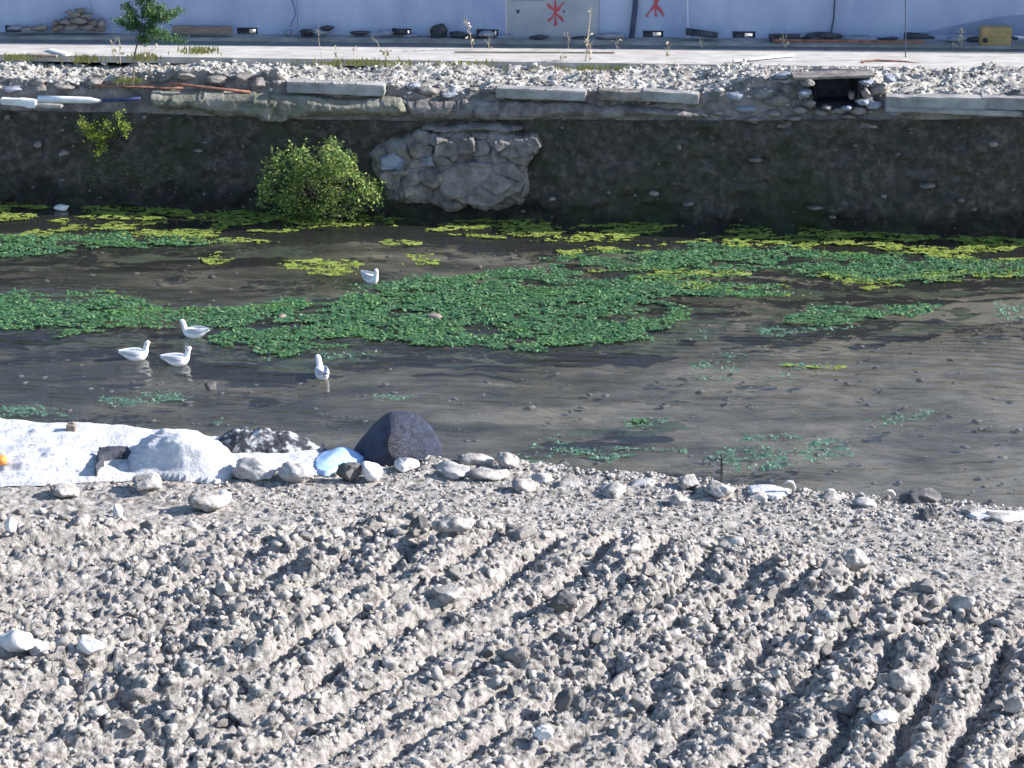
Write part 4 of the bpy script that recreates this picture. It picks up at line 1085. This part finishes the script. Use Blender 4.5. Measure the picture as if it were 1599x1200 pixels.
pk, _ = topx(xk, yk_, 0 * xk + 1.5); _, zk_ = ony(pk, topline([(430, 127), (620, 133), (760, 139), (1095, 145), (1400, 152), (1700, 155)], pk), yk_)
dens = fbm(xk * 1.7, xk * 0, 3, 178) > -.05; okk = dens & ((pk < 1100) | (pk > 1400))
sk = .010 + .03 * rr.random(n_) ** 2.5
scatter('rubble_on_the_kerbs', np.stack([xk, yk_, zk_], 1)[okk], sk[okk], M['palerubble'], 1, 179, .6)
# pipes and rods
def rod(pts, rad, m, name, label, cat, yo=.12, seg=10, sq=False):
    P = []
    for px, py in pts:
        x, _ = ony(px, py, 25.1); y = float(prof(np.array([float(x)]))[1][0]) - yo
        x, z = ony(px, py, y); P.append(Vector((float(x), y, float(z))))
    c = P[0].copy(); b = MB()
    b.tube([p - c for p in P], rad, seg); o = b.build(name, m, None, True); o.location = c; tag(o, label, cat); return o
rod([(60, 155), (100, 156), (140, 157), (152, 158), (159, 158)], [.045, .045, .042, .025, .008], M['whitepipe'], 'pipe', 'bright white pipe with a pointed end lying on the left quay edge', 'pipe', yo=.17)
rod([(160, 157), (200, 156), (219, 154)], [.022, .022, .022], M['bluepipe'], 'pipe', 'dark navy pipe lying right of the bright white pipe', 'pipe', yo=.17)
rod([(150, 133), (200, 136), (286, 138)], .014, M['rust'], 'steel_bar', 'rusty steel bar lying across the left quay edge', 'bar', yo=-.06)
rod([(262, 131), (288, 133), (330, 138), (390, 144)], .018, M['rust'], 'steel_bar', 'reddish steel bar sloping down over the pale mortar band', 'bar', yo=.02)
# dark opening box
xo, _ = ony(1308, 146, 25.1); yo_ = float(prof(np.array([float(xo)]))[1][0])
root = empty('drain_opening', (float(xo), yo_, 1.3)); tag(root, 'dark square opening under a slab in the collapsed part of the quay', 'opening')
def w(px, py, y):
    a, b_ = ony(px, py, y); return Vector((float(a), y, float(b_))) - root.location
b = MB(); y = yo_ - .03
A = [w(1272, 122, y), w(1345, 122, y), w(1338, 166, y), w(1276, 168, y)]
B = [p + Vector((0, .55, 0)) for p in A]
b.add(A + B, [(0, 4, 5, 1), (1, 5, 6, 2), (2, 6, 7, 3), (3, 7, 4, 0), (4, 7, 6, 5)]); b.build('duct_lining', M['blackstuff'], root)
b = MB(); c = w(1300, 117, y + .16); b.box(c, (.98, .34, .035), Matrix.Rotation(-.035, 3, 'Y'), .008); b.build('cover_slab', M['masonry'], root)
for k_, (px, py, ww, hh) in enumerate([(1262, 128, .11, .09), (1258, 145, .12, .09), (1266, 161, .10, .08), (1352, 128, .11, .08), (1350, 144, .09, .09), (1346, 160, .12, .08), (1290, 168, .10, .05), (1322, 168, .10, .05)]):
    q_ = rock('side_stone', tuple(w(px, py, y + .03)), (ww * .85, .10, hh * .6), M['bluestone' if k_ % 2 else 'masonry'], 2500 + k_, cuts=14, rough=.10, parent=root)
# rusty rim + planks on slab edge
x, z = ony(1395, 104, 26.1)
b = MB(); b.tube([(-.40, .08, .02), (-.2, .14, .03), (.15, .10, .02), (.38, .02, 0), (.2, -.06, -.02), (-.1, -.05, -.03), (-.36, 0, -.01), (-.40, .08, .02)], .014, 6)
o = b.build('bent_iron_rim', M['rust']); o.location = (float(x), 26.1, float(z) + .02); tag(o, 'bent rusty iron rim at the broken end of the bright slab', 'rim')
def onquay(px, py, z=SZ + .02):
    a, b_ = onz(px, py, z); return float(a), float(b_), z
def plank(px0, py0, px1, py1, wd, th, m, name, label, cat, z=SZ + .02, lift=0.0):
    a = Vector(onquay(px0, py0, z)); b_ = Vector(onquay(px1, py1, z)); d = b_ - a
    q = MB(); q.box((0, 0, th / 2), (d.length, wd, th), None, min(th, wd) * .15); q.add([(-d.length * .5, -wd * .3, th), (-d.length * .4, 0, th * 1.2), (-d.length * .45, wd * .2, th)], [(0, 1, 2)])
    o = q.build(name, m); o.location = (a + b_) / 2 + Vector((0, 0, lift)); o.rotation_euler = (0, 0, math.atan2(d.y, d.x)); tag(o, label, cat); return o
plank(1145, 97, 1240, 88, .05, .03, M['whitepipe'], 'plank', 'thin white plank lying diagonally on the bright slab', 'plank')
plank(710, 82, 960, 83, .03, .012, M['wood'], 'lath', 'thin long lath lying on the bright slab', 'lath')
plank(78, 82, 108, 90, .10, .03, M['whitepipe'], 'plank', 'short pale plank tipped over the rubble at the left', 'plank', z=1.70, lift=.02)
plank(40, 88, 90, 90, .08, .03, M['wood'], 'plank', 'weathered board half buried in the rubble at the left', 'plank', z=1.70, lift=.0)

# ================================================================== BOUNDARY WALL
WZ = SZ + .06
def wy(x): return 27.72 - .042 * x
HW = 3.0
root = empty('boundary_wall', (0, 27.72, WZ)); tag(root, 'long pale blue-grey rendered wall behind the far quay, in shade', 'wall')
def xat(px): # world x on the wall at pixel px, py 45
    x = 0.0
    for _ in range(4): x = float(ony(px, 45, wy(x))[0])
    return x
def zat(px, py): return float(ony(px, py, wy(xat(px)))[1])
holes = [(8, 34), (370, 402), (612, 642), (744, 778), (1004, 1036), (1144, 1180), (1412, 1446)]
panels = [(-9000, 145, 'wallblue', 0), (145, 465, 'wallblue', .004), (465, 790, 'wallblue', 0), (790, 935, 'wallgrey', .012), (935, 1300, 'wallblue', .003), (1300, 9000, 'wallblue', 0)]
for a, b_, m, pr in panels:
    xa = -60 if a < -5000 else xat(a) + .002; xb = 60 if b_ > 5000 else xat(b_) - .002
    q = MB()
    def seg(x0, x1, z0, z1):
        if x1 - x0 < .005: return
        P = []
        for x in (x0, x1):
            P += [(x, wy(x) - 27.72 - pr, z0), (x, wy(x) - 27.72 + .14, z0), (x, wy(x) - 27.72 + .14, z1), (x, wy(x) - 27.72 - pr, z1)]
        q.add(P, [(0, 4, 7, 3), (1, 2, 6, 5), (3, 7, 6, 2), (0, 1, 5, 4), (0, 3, 2, 1), (4, 5, 6, 7)])
    seg(xa, xb, .085, HW)
    cur = xa
    for h0, h1 in holes:
        h0, h1 = xat(h0), xat(h1)
        if h1 < xa or h0 > xb: continue
        seg(cur, h0, -.1, .085); cur = h1
    seg(cur, xb, -.1, .085)
    q.build('wall_panel', M[m], root)
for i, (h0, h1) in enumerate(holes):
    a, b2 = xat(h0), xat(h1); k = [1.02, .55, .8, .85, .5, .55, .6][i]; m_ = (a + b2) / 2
    q = MB(); cx = a + (b2 - a) * k / 2; q.box((cx, wy(cx) - 27.72 + .07, -.02), ((b2 - a) * k, .12, .20), None, .01); q.build('gap_shade_block', M['blackstuff'], root)  # black boxes added to paint the shade inside the gap
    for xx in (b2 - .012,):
        q = MB(); q.box((xx, wy(xx) - 27.72 + .06, -.02), (.03, .10, .20), None, .01); q.build('gap_shade_block', M['blackstuff'], root)
    q = MB(); q.box((m_, wy(m_) - 27.72 + .06, .075), (b2 - a, .12, .035), None, .01); q.build('gap_shade_block', M['blackstuff'], root)
# darker repainted swoosh at the right end
q = MB(); pts = [(1430, 54), (1500, 38), (1560, 26), (1640, 20), (1760, 18), (1760, 56)]
V = [];
for px, py in pts:
    x = xat(px); V.append((x, wy(x) - 27.72 - .006, zat(px, py) - WZ))
q.add(V, [tuple(range(len(V)))[::-1]]); q.build('painted_patch', M['wallpatch'], root)
# red painted marks
def strokes(lines, wd, name='painted_mark', m='red'):
    q = MB()
    for (x0, y0, x1, y1) in lines:
        a = np.array([x0, y0], float); b2 = np.array([x1, y1], float); d = (b2 - a); L = np.hypot(*d); nrm = np.array([-d[1], d[0]]) / L * wd / 2
        V = []; k = 6
        for i in range(k + 1):
            c = a + d * i / k + nrm * .3 * math.sin(i * 2.1 + x0)
            ww = .75 + .4 * math.sin(i * 1.7 + y0)
            for s in (1, -1):
                p = c + nrm * s * ww; x = xat(p[0]); V.append((x, wy(x) - 27.72 - .016 - .0015 * len(q.V) / 20, zat(p[0], p[1]) - WZ))
        q.add(V, [(2 * i, 2 * i + 1, 2 * i + 3, 2 * i + 2) for i in range(k)])
    q.build(name, M[m], root)
strokes([(855, 6, 880, 34), (880, 4, 856, 33), (867, -2, 867, 40)], 4.5)
strokes([(1012, -12, 1036, 26), (1034, -10, 1009, 26), (1023, -16, 1023, 26)], 4.5)
strokes([(806, 16, 811, 20), (811, 15, 807, 21)], 3, m='blackstuff'); strokes([(879, 16, 881, 20)], 3, m='blackstuff')
strokes([(800, 1, 852, 1)], 2.0, 'worn_lettering', 'wallpatch')
# leaning post, hanging cable, rods
def wallpost(pts, rad, m, name, label, cat, off=.1, seg=8):
    P = []
    for px, py in pts:
        x = xat(px); y = wy(x) - off; X_, Z_ = ony(px, py, y); P.append(Vector((float(X_), y, float(Z_))))
    c = P[-1].copy(); q = MB(); q.tube([p - c for p in P], rad, seg); o = q.build(name, m); o.location = c; tag(o, label, cat); return o
wallpost([(997, -60), (991, 20), (986, 61)], .038, M['darkmetal'], 'metal_post', 'dark blue metal post leaning against the wall between the red marks', 'post', .08)
wallpost([(1306, -60), (1303, 10), (1302, 30), (1297, 52)], .010, M['darkmetal'], 'cable', 'dark cable hanging down the wall right of the centre', 'cable', .03, 6)
wallpost([(1073, -60), (1074, 30), (1075, 66)], .006, M['whitepipe'], 'thin_rod', 'thin white rod standing against the wall right of the red marks', 'rod', .06, 6)
wallpost([(1414, -60), (1414, 20), (1414, 90)], .008, M['darkmetal'], 'thin_rod', 'thin dark rod standing in front of the wall on the right', 'rod', 1.15, 6)
wallpost([(461, 17), (456, 0), (462, 22), (453, 42)], .006, M['darkmetal'], 'thin_rod', 'short thin dark rod leaning on the wall left of the centre', 'rod', .05, 6)
# debris along the wall foot
def footrock(px, py, wp, hp, m, seed, label, name='stone', cat='stone', group=None, off=.12, sub=3, deep=.1, cuts=10):
    x = xat(px); y = wy(x) - off; X_, Z_ = ony(px, py, y); s = 1 / 109.5
    return rock(name, (float(X_), y, float(Z_)), (wp * s / 2, deep, hp * s / 2), m, seed, label, cat, group, sub, cuts + 4, .12)
pile = [(92, 44, 24, 14), (112, 43, 30, 14), (136, 43, 30, 14), (155, 44, 22, 12), (104, 34, 26, 12), (125, 32, 34, 12), (146, 36, 24, 12), (118, 24, 26, 10), (136, 25, 24, 9), (126, 17, 18, 7), (62, 44, 30, 12), (42, 46, 20, 8), (88, 36, 16, 10), (158, 36, 14, 14), (108, 19, 14, 8)]
for i, p_ in enumerate(pile):
    footrock(*p_, M['masonry'] if i % 3 else M['wood'], 3000 + i, 'broken brown-grey stone in the heap against the wall at the left', 'heap_stone', 'stone', 'heap of stones against the wall', off=.13 + .02 * (i % 3))
footrock(686, 49, 32, 24, M['blackstuff'], 3100, 'large dark block lying at the foot of the wall near the centre', 'dark_block', 'block')
for i, (px, py, wp, hp) in enumerate([(715, 54, 34, 10), (760, 53, 36, 12), (735, 58, 30, 8), (785, 58, 26, 8), (560, 52, 40, 9), (600, 51, 30, 8), (625, 49, 20, 8), (500, 50, 40, 10), (480, 50, 30, 12), (450, 51, 12, 8), (510, 44, 22, 10), (950, 57, 50, 12), (1290, 56, 60, 12), (1340, 60, 60, 8), (1265, 60, 40, 8), (1240, 58, 40, 10), (1385, 61, 40, 6), (22, 44, 24, 10), (1520, 62, 24, 10), (1490, 61, 20, 8), (840, 58, 40, 6), (640, 56, 40, 6), (905, 60, 30, 6)]):
    footrock(px, py, wp, hp, M['bluestone'] if i % 2 else M['blackstuff'], 3200 + i, 'low dark lump of debris along the foot of the wall', 'debris_lump', 'debris', 'debris along the foot of the wall', off=.12 + .03 * (i % 3), sub=2)
def footbox(px, py, wp, hp, m, name, label, cat, off=.2, dp=.12, ry=0.0, bev=.01, extra=None):
    x = xat(px); y = wy(x) - off; X_, Z_ = ony(px, py, y); s = 1 / 109.5
    q = MB(); q.box((0, 0, 0), (wp * s, dp, hp * s), Matrix.Rotation(ry, 3, 'Y'), bev)
    if extra: extra(q, wp * s, dp, hp * s)
    o = q.build(name, m); o.location = (float(X_), y, float(Z_)); o.rotation_euler = (0, 0, -.06); tag(o, label, cat); return o
footbox(316, 47, 88, 11, M['wood'], 'timber_beam', 'long dark timber beam lying along the wall behind the sapling', 'beam')
footbox(1225, 58, 46, 7, M['blackstuff'], 'timber_beam', 'short black beam on the debris left of the hanging cable', 'beam', off=.24, extra=lambda q, a, b, c: q.box((-a * .42, 0, -c * 1.2), (.03, .1, c * 1.6)))
footbox(1325, 65, 220, 4, M['rust'], 'steel_bar', 'long dark rusty bar lying on the pavement below the cable', 'bar', off=.42, dp=.05)
footbox(1432, 57, 34, 6, M['blackstuff'], 'timber_beam', 'black beam piece right of the thin dark rod', 'beam', off=.22, extra=lambda q, a, b, c: q.box((a * .62, 0, -c * .3), (.08, .05, .03), None, .004))
# half open black trough (tilted)
x = xat(1096); y = wy(x) - .2; X_, Z_ = ony(1096, 53, y)
q = MB(); A = .215; 
V = []; F = []
for i, xx in enumerate((-A, A)):
    for k in range(13):
        t = math.pi * k / 12 ; rr_ = .085 if i == 0 else .07
        V.append((xx, -math.cos(t) * rr_, math.sin(t) * rr_ - .03))
    for k in range(13):
        t = math.pi * k / 12; rr_ = .075 if i == 0 else .06
        V.append((xx, -math.cos(t) * rr_, math.sin(t) * rr_ - .03))
for k in range(12):
    F += [(k, k + 1, 27 + k, 26 + k), (13 + k + 1, 13 + k, 39 + k, 40 + k), (k, 13 + k, 14 + k, k + 1), (26 + k, 27 + k, 40 + k, 39 + k)]
q.add(V, F); o = q.build('half_pipe', M['blackstuff'], None, True); o.location = (float(X_), y, float(Z_)); o.rotation_euler = (0, .10, -.06)
tag(o, 'black half-round drain piece lying tilted at the foot of the wall', 'drain piece')
# things glimpsed in the drain gaps: pale stones behind the wall
for i, (px, py) in enumerate([(394, 48), (634, 50), (1028, 54), (1168, 57), (1440, 60), (766, 53)]):
    x = xat(px); y = wy(x) + .22; X_, Z_ = ony(px, py, y)
    rock('pale_stone', (float(X_), y, float(Z_)), (.055 + .01 * (i in (2, 3)), .05, .035), M['white_rock'], 3300 + i, 'sunlit pale stone glimpsed through a gap at the foot of the wall', 'stone', 'sunlit stones behind the wall gaps', 2, 8, .04)
# jerrycan with hose
x = xat(1554); y = wy(x) - .32; X_, Z_ = ony(1554, 57, y)
root = empty('jerrycan', (float(X_), y, float(Z_) - .14), -.06); tag(root, 'ochre plastic canister lying on its side at the right end of the wall', 'canister')
q = MB(); q.box((0, 0, .14), (.41, .20, .275), None, .04); q.build('canister_body', M['ochre'], root, False)
q = MB(); q.box((.03, -.103, .155), (.20, .012, .02), None, .005); q.build('moulded_rib', M['ochre'], root)
q = MB(); q.tube([(-.145, -.095, .105), (-.145, -.125, .105)], .034, 14); q.build('cap', M['black'], root)
q = MB(); q.tube([(.20, 0, .125), (.27, -.01, .115), (.30, -.01, .115)], [.026, .022, .022], 10); q.build('spout', M['darkmetal'], root)
P = [(1579, 57), (1590, 58), (1640, 59)]
wallpost([(1583, 58), (1600, 59), (1660, 60)], .013, M['whitepipe'], 'pipe', 'thin white pipe lying beside the ochre canister', 'pipe', .32)

# ================================================================== PLANTS
def leaves(pts, size, r, tiltz=.6, asp=.45):
    n = len(pts); d = r.normal(size=(n, 3)); d[:, 2] *= tiltz; d /= np.linalg.norm(d, axis=1)[:, None]
    q = r.normal(size=(n, 3)); s_ = np.cross(d, q); s_ /= np.linalg.norm(s_, axis=1)[:, None]
    L = (size * r.uniform(.6, 1.3, n))[:, None]
    nrm = np.cross(d, s_)
    V = np.stack([pts - d * L * .5, pts + s_ * L * asp * .5 + nrm * L * .08, pts + d * L * .5, pts - s_ * L * asp * .5 + nrm * L * .08], 1).reshape(-1, 3)
    return V, np.arange(4 * n).reshape(-1, 4)
# big bush at the water
x0, z0 = ony(505, 335, 24.95); x0 = float(x0)
yb = float(prof(np.array([x0]))[0][0])
root = empty('bush', (x0, yb, 0)); tag(root, 'leafy green bush at the foot of the far wall beside the masonry patch', 'bush')
r = np.random.default_rng(200)
sil = [(420, 250), (424, 262), (440, 240), (470, 236), (490, 240), (500, 232), (518, 222), (530, 228), (545, 245), (560, 255), (580, 262), (590, 290), (592, 320), (586, 336), (500, 338), (420, 335), (402, 320), (410, 290)]
P = []
st = MB()
while len(P) < 230:
    px = r.uniform(400, 600); py = r.uniform(218, 338)
    if not inpoly(np.array([px]), np.array([py]), sil)[0]: continue
    if float(fbm(px / 22., py / 16., 2, 205)) < -.18: continue
    hgt = (338 - py) / 120
    y = yb - .06 - (.25 + .45 * (px - 400) / 190) * r.uniform(.2, 1.0) - .10 * hgt
    a, b_ = ony(px, py, y); P.append((float(a), y, max(.03, float(b_))))
    if len(P) % 5 == 0:
        st.tube([(r.uniform(-.15, .15), -.05, 0), ((P[-1][0] - x0) * .6, (y - yb) * .8, P[-1][2] * .55), (P[-1][0] - x0, y - yb, P[-1][2])], [.008, .006, .003], 5)
P = np.array(P)
sh = []
for k in range(60):
    b0 = P[r.integers(len(P))].copy(); d_ = np.array([r.normal(0, .35), -abs(r.normal(0, .2)), 1.0]); d_ /= np.linalg.norm(d_); L_ = r.uniform(.10, .28)
    if b0[2] < .30: continue
    st.tube([tuple(b0 - np.array([x0, yb, 0])), tuple(b0 + d_ * L_ - np.array([x0, yb, 0]))], [.004, .002], 4)
    for t_ in np.linspace(0.2, 1, 14): sh.append(b0 + d_ * L_ * t_ + r.normal(0, .012, 3))
pts = np.concatenate([np.repeat(P, 30, 0) + r.normal(0, .05, (230 * 30, 3)), np.array(sh)]) - np.array([x0, yb, 0])
pts[:, 2] = np.maximum(pts[:, 2], .01)
V, F = leaves(pts, .045, r); obj('foliage', V, F, M['leaf'], root); st.build('stems', M['bark'], root)
# second small weed on the wall
def wallplant(name, label, spots, n, size, m, prot, spread, seed, stems=True):
    r = np.random.default_rng(seed); Pw = []
    for px, py in spots:
        x, z = ony(px, py, 25.05); y1, y2, z2, *_ = prof(np.array([float(x)])); y = float(y1[0] + (y2[0] - y1[0]) * np.clip(z / z2[0], 0, 1.1)) - prot * r.uniform(.6, 1.1)
        a, b_ = ony(px, py, y); Pw.append((float(a), y, float(b_)))
    Pw = np.array(Pw); c = Pw.mean(0) + np.array([0, prot, 0]); c[2] = Pw[:, 2].min()
    root = empty(name, tuple(c)); tag(root, label, 'plant')
    pts = np.repeat(Pw, n, 0) + r.normal(0, spread, (len(Pw) * n, 3)) - c
    V, F = leaves(pts, size, r); obj('foliage', V, F, M[m], root)
    s = MB()
    for p in Pw: s.tube([(0, .02, 0), ((p[0] - c[0]) * .5, (p[1] - c[1]) * .6, (p[2] - c[2]) * .4), tuple(p - c)], [.006, .005, .003], 5)
    s.build('stems', M['bark'], root)
wallplant('wall_weed', 'small yellow-green weed growing out of the dark wall below the white pipe', [(128, 190), (131, 200), (145, 200), (152, 210), (158, 222), (150, 215), (160, 232), (187, 180), (190, 195), (198, 200), (175, 208), (165, 195), (162, 212), (142, 212), (155, 240), (135, 206), (196, 206)], 60, .040, 'yelleaf', .33, .032, 210)
wallplant('wall_weed', 'dark creeping plant hugging the wall below the small yellow-green weed', [(150, 250), (170, 255), (190, 262), (165, 270), (205, 272), (228, 280), (240, 285), (260, 245), (265, 262), (272, 280), (140, 275), (185, 285), (215, 258), (200, 250), (232, 276)], 46, .032, 'needle', .16, .06, 211)
wallplant('wall_weed', 'dark low plant at the water line left of the leafy bush', [(408, 300), (402, 315), (412, 325), (598, 325), (606, 310), (600, 300)], 34, .034, 'needle', .2, .05, 212)
# sapling on the quay
xb_, zb_ = ony(208, 131, 25.35); c = Vector((float(xb_), 25.35, float(zb_)))
root = empty('sapling', tuple(c)); tag(root, 'young green sapling growing from the left of the far quay rubble', 'sapling')
def sp_(px, py, y): a, b_ = ony(px, py, y); return Vector((float(a), y, float(b_))) - c
tr = MB(); T0 = [sp_(208, 133, 25.35), sp_(209, 100, 25.35), sp_(212, 78, 25.36), sp_(217, 58, 25.36), sp_(222, 30, 25.37), sp_(222, -14, 25.38)]
tr.tube(T0, [.012, .011, .010, .009, .007, .004], 7)
r = np.random.default_rng(220); Pl = []
br = [((217, 55), (186, 33)), ((217, 52), (200, 24)), ((220, 40), (196, 8)), ((222, 30), (240, -8)), ((222, 40), (262, 30)), ((222, 38), (280, 18)), ((218, 50), (262, 55)), ((218, 56), (284, 64)), ((222, 20), (214, -14)), ((222, 20), (252, 14)), ((219, 50), (240, 46)), ((222, 30), (236, 22)), ((216, 62), (228, 64)), ((222, 10), (230, -16)), ((222, 26), (270, 24)), ((219, 46), (208, 40))]
for (a, b_) in br:
    ya = 25.36; yb2 = 25.36 + r.uniform(-.22, .22)
    A = sp_(*a, ya); B = sp_(*b_, yb2); mid = (A + B) / 2 + Vector((0, 0, .02))
    tr.tube([A, mid, B], [.006, .004, .002], 5)
    for t in np.linspace(.3, 1.05, 16):
        p = A + (B - A) * float(t) + Vector((0, 0, .02 * math.sin(t * 3)))
        for _ in range(30): Pl.append(np.array(p) + r.normal(0, 1, 3) * np.array([.032, .05, .026]))
tr.build('trunk', M['bark'], root)
V, F = leaves(np.array(Pl), .036, r, 1.0, .4); obj('crown', V, F, M['needle'], root)
# second bare stems + weeds
def stalk(px, py, top, y, label, name='dry_stalk', nb=3, rad=.004, seed=0, m='drystalk', leaf=0):
    r = np.random.default_rng(seed); x, z = ony(px, py, y); c = Vector((float(x), y, float(z)))
    q = MB()
    def s(px, py): a, b_ = ony(px, py, y); return Vector((float(a), y, float(b_))) - c
    tp = s(*top); mid = tp * .5 + Vector((r.uniform(-.03, .03), 0, 0))
    q.tube([(0, 0, 0), mid, tp], [rad, rad * .8, rad * .4], 5)
    for k in range(nb):
        t = r.uniform(.3, .9); p = tp * t; q.tube([p, p + Vector((r.uniform(-.06, .06), r.uniform(-.03, .03), r.uniform(.03, .09)))], [rad * .6, rad * .3], 4)
    if leaf:
        for k in range(leaf):
            p = tp * r.uniform(.2, 1.0) + Vector(r.normal(0, .02, 3)); d = Vector(r.normal(0, .025, 3)); e = Vector(r.normal(0, .012, 3))
            q.add([p, p + d * .5 + e, p + d, p + d * .5 - e], [(0, 1, 2, 3)])
    o = q.build(name, M[m]); o.location = c; tag(o, label, 'dry plant', 'dry stalks along the far quay'); return o
SB = 'dry stalk'
for i, a in enumerate([
 (184, 100, (174, 64), 26.0, 'forked dry stalk left of the sapling', 4, .007, 8), (188, 100, (186, 58), 26.0, 'pale upright dry stalk just left of the sapling stem', 3, .006, 8), (216, 96, (246, 72), 26.0, 'bent dry stalk just right of the sapling stem', 3, .004, 6),
 (503, 92, (498, 36), 26.3, 'tall thin dry stalk standing in front of the wall left of the centre', 2, .004, 0), (738, 80, (727, 32), 26.95, 'slanted pale dry stalk near the large dark block', 5, .005, 14), (763, 80, (764, 54), 26.95, 'short pale dry stalk right of the slanted one', 2, .005, 6),
 (887, 76, (885, 50), 26.98, 'short dry stalk left of the tall brown weed', 2, .005, 5), (914, 100, (923, 12), 26.3, 'tall brown dry weed in front of the grey wall panel', 6, .008, 16), (921, 100, (920, 66), 26.3, 'reddish dry weed at the foot of the tall brown weed', 4, .006, 14),
 (965, 78, (964, 58), 26.98, 'short dry stalk right of the grey wall panel', 2, .004, 4), (1042, 94, (1042, 66), 26.5, 'short branching dry weed on the slab below the second red mark', 3, .005, 8), (1097, 76, (1094, 58), 26.98, 'small dry stalk in front of the half-round drain piece', 2, .004, 4),
 (1228, 76, (1222, 56), 26.98, 'dry curled weed at the left end of the rusty bar', 3, .005, 8), (1501, 76, (1502, 48), 26.98, 'pale leafy dry weed left of the ochre canister', 4, .006, 22), (1490, 80, (1490, 62), 26.95, 'small pale dry weed beside the leafy one', 2, .005, 6),
 (605, 94, (600, 76), 26.3, 'dark dry weed on the slab edge at the yellow grass', 4, .006, 10), (552, 90, (556, 72), 26.6, 'small curled dry weed on the slab near the yellow grass', 3, .004, 4), (524, 92, (523, 72), 26.3, 'thin dry stalk on the slab edge at the left of the yellow grass', 2, .004, 2),
 (878, 99, (880, 86), 26.3, 'small dark dry weed on the slab edge by the tall brown weed', 3, .006, 10), (592, 74, (580, 58), 26.95, 'arching pale dry blade behind the yellow grass', 1, .004, 2)]):
    px, py, tp, y, lab, nb, rad, lf = a
    stalk(px, py, tp, y, lab, nb=nb, rad=rad, seed=230 + i, leaf=lf)
# grass tufts
def tuft(px, py, wp, hp, y, seed, label, n=110, m='grass'):
    r = np.random.default_rng(seed); x, z = ony(px, py, y); s = 1 / 118.
    V = []; F = []
    for k in range(n):
        bx = r.normal(0, wp * s * .26); by = r.normal(0, .07); h = hp * s * r.uniform(.5, 1.2); a = r.uniform(0, 6.28); le = r.uniform(.1, .6) * h
        wv = .009; i = len(V)
        V += [(bx - wv, by, 0), (bx + wv, by, 0), (bx + le * .4 * math.cos(a) + wv * .7, by + le * .4 * math.sin(a), h * .6), (bx + le * .4 * math.cos(a) - wv * .7, by + le * .4 * math.sin(a), h * .6), (bx + le * math.cos(a), by + le * math.sin(a), h)]
        F += [(i, i + 1, i + 2, i + 3), (i + 3, i + 2, i + 4)]
    o = obj('grass_tuft', V, F, M[m]); o.location = (float(x), y, float(z) - .01)
    if wp > 39: tag(o, kind='stuff')
    else: tag(o, label, 'grass tuft')
    return o
tuft(310, 81, 56, 9, 26.8, 240, 'green grass tuft on the bright slab right of the sapling')
tuft(25, 92, 50, 8, 26.3, 241, 'yellow-green grass tuft at the far left of the quay rubble')
tuft(135, 95, 44, 10, 26.2, 242, 'yellow-green grass tuft on the rubble left of the sapling')
tuft(560, 100, 160, 9, 26.15, 243, 'long patch of yellow-green grass along the slab edge left of the centre', 170)
tuft(950, 108, 240, 8, 26.05, 244, 'long sparse patch of yellow-green grass along the slab edge right of the tall brown weed', 170)
tuft(1050, 118, 60, 8, 25.9, 245, 'small yellow grass tuft on the rubble above the kerb blocks', 120)
tuft(1455, 132, 60, 10, 25.6, 246, 'sparse green tuft on the pale rubble above the long right kerb', 70)
tuft(225, 92, 40, 10, 26.2, 247, 'olive grass tuft at the foot of the sapling stem', 120)
tuft(730, 100, 120, 6, 26.1, 248, 'thin sparse grass under the slab edge in the middle', 60)
tuft(200, 470 * 0 + 128, 40, 8, 25.4, 249, 'dull olive tuft around the base of the sapling', 90)
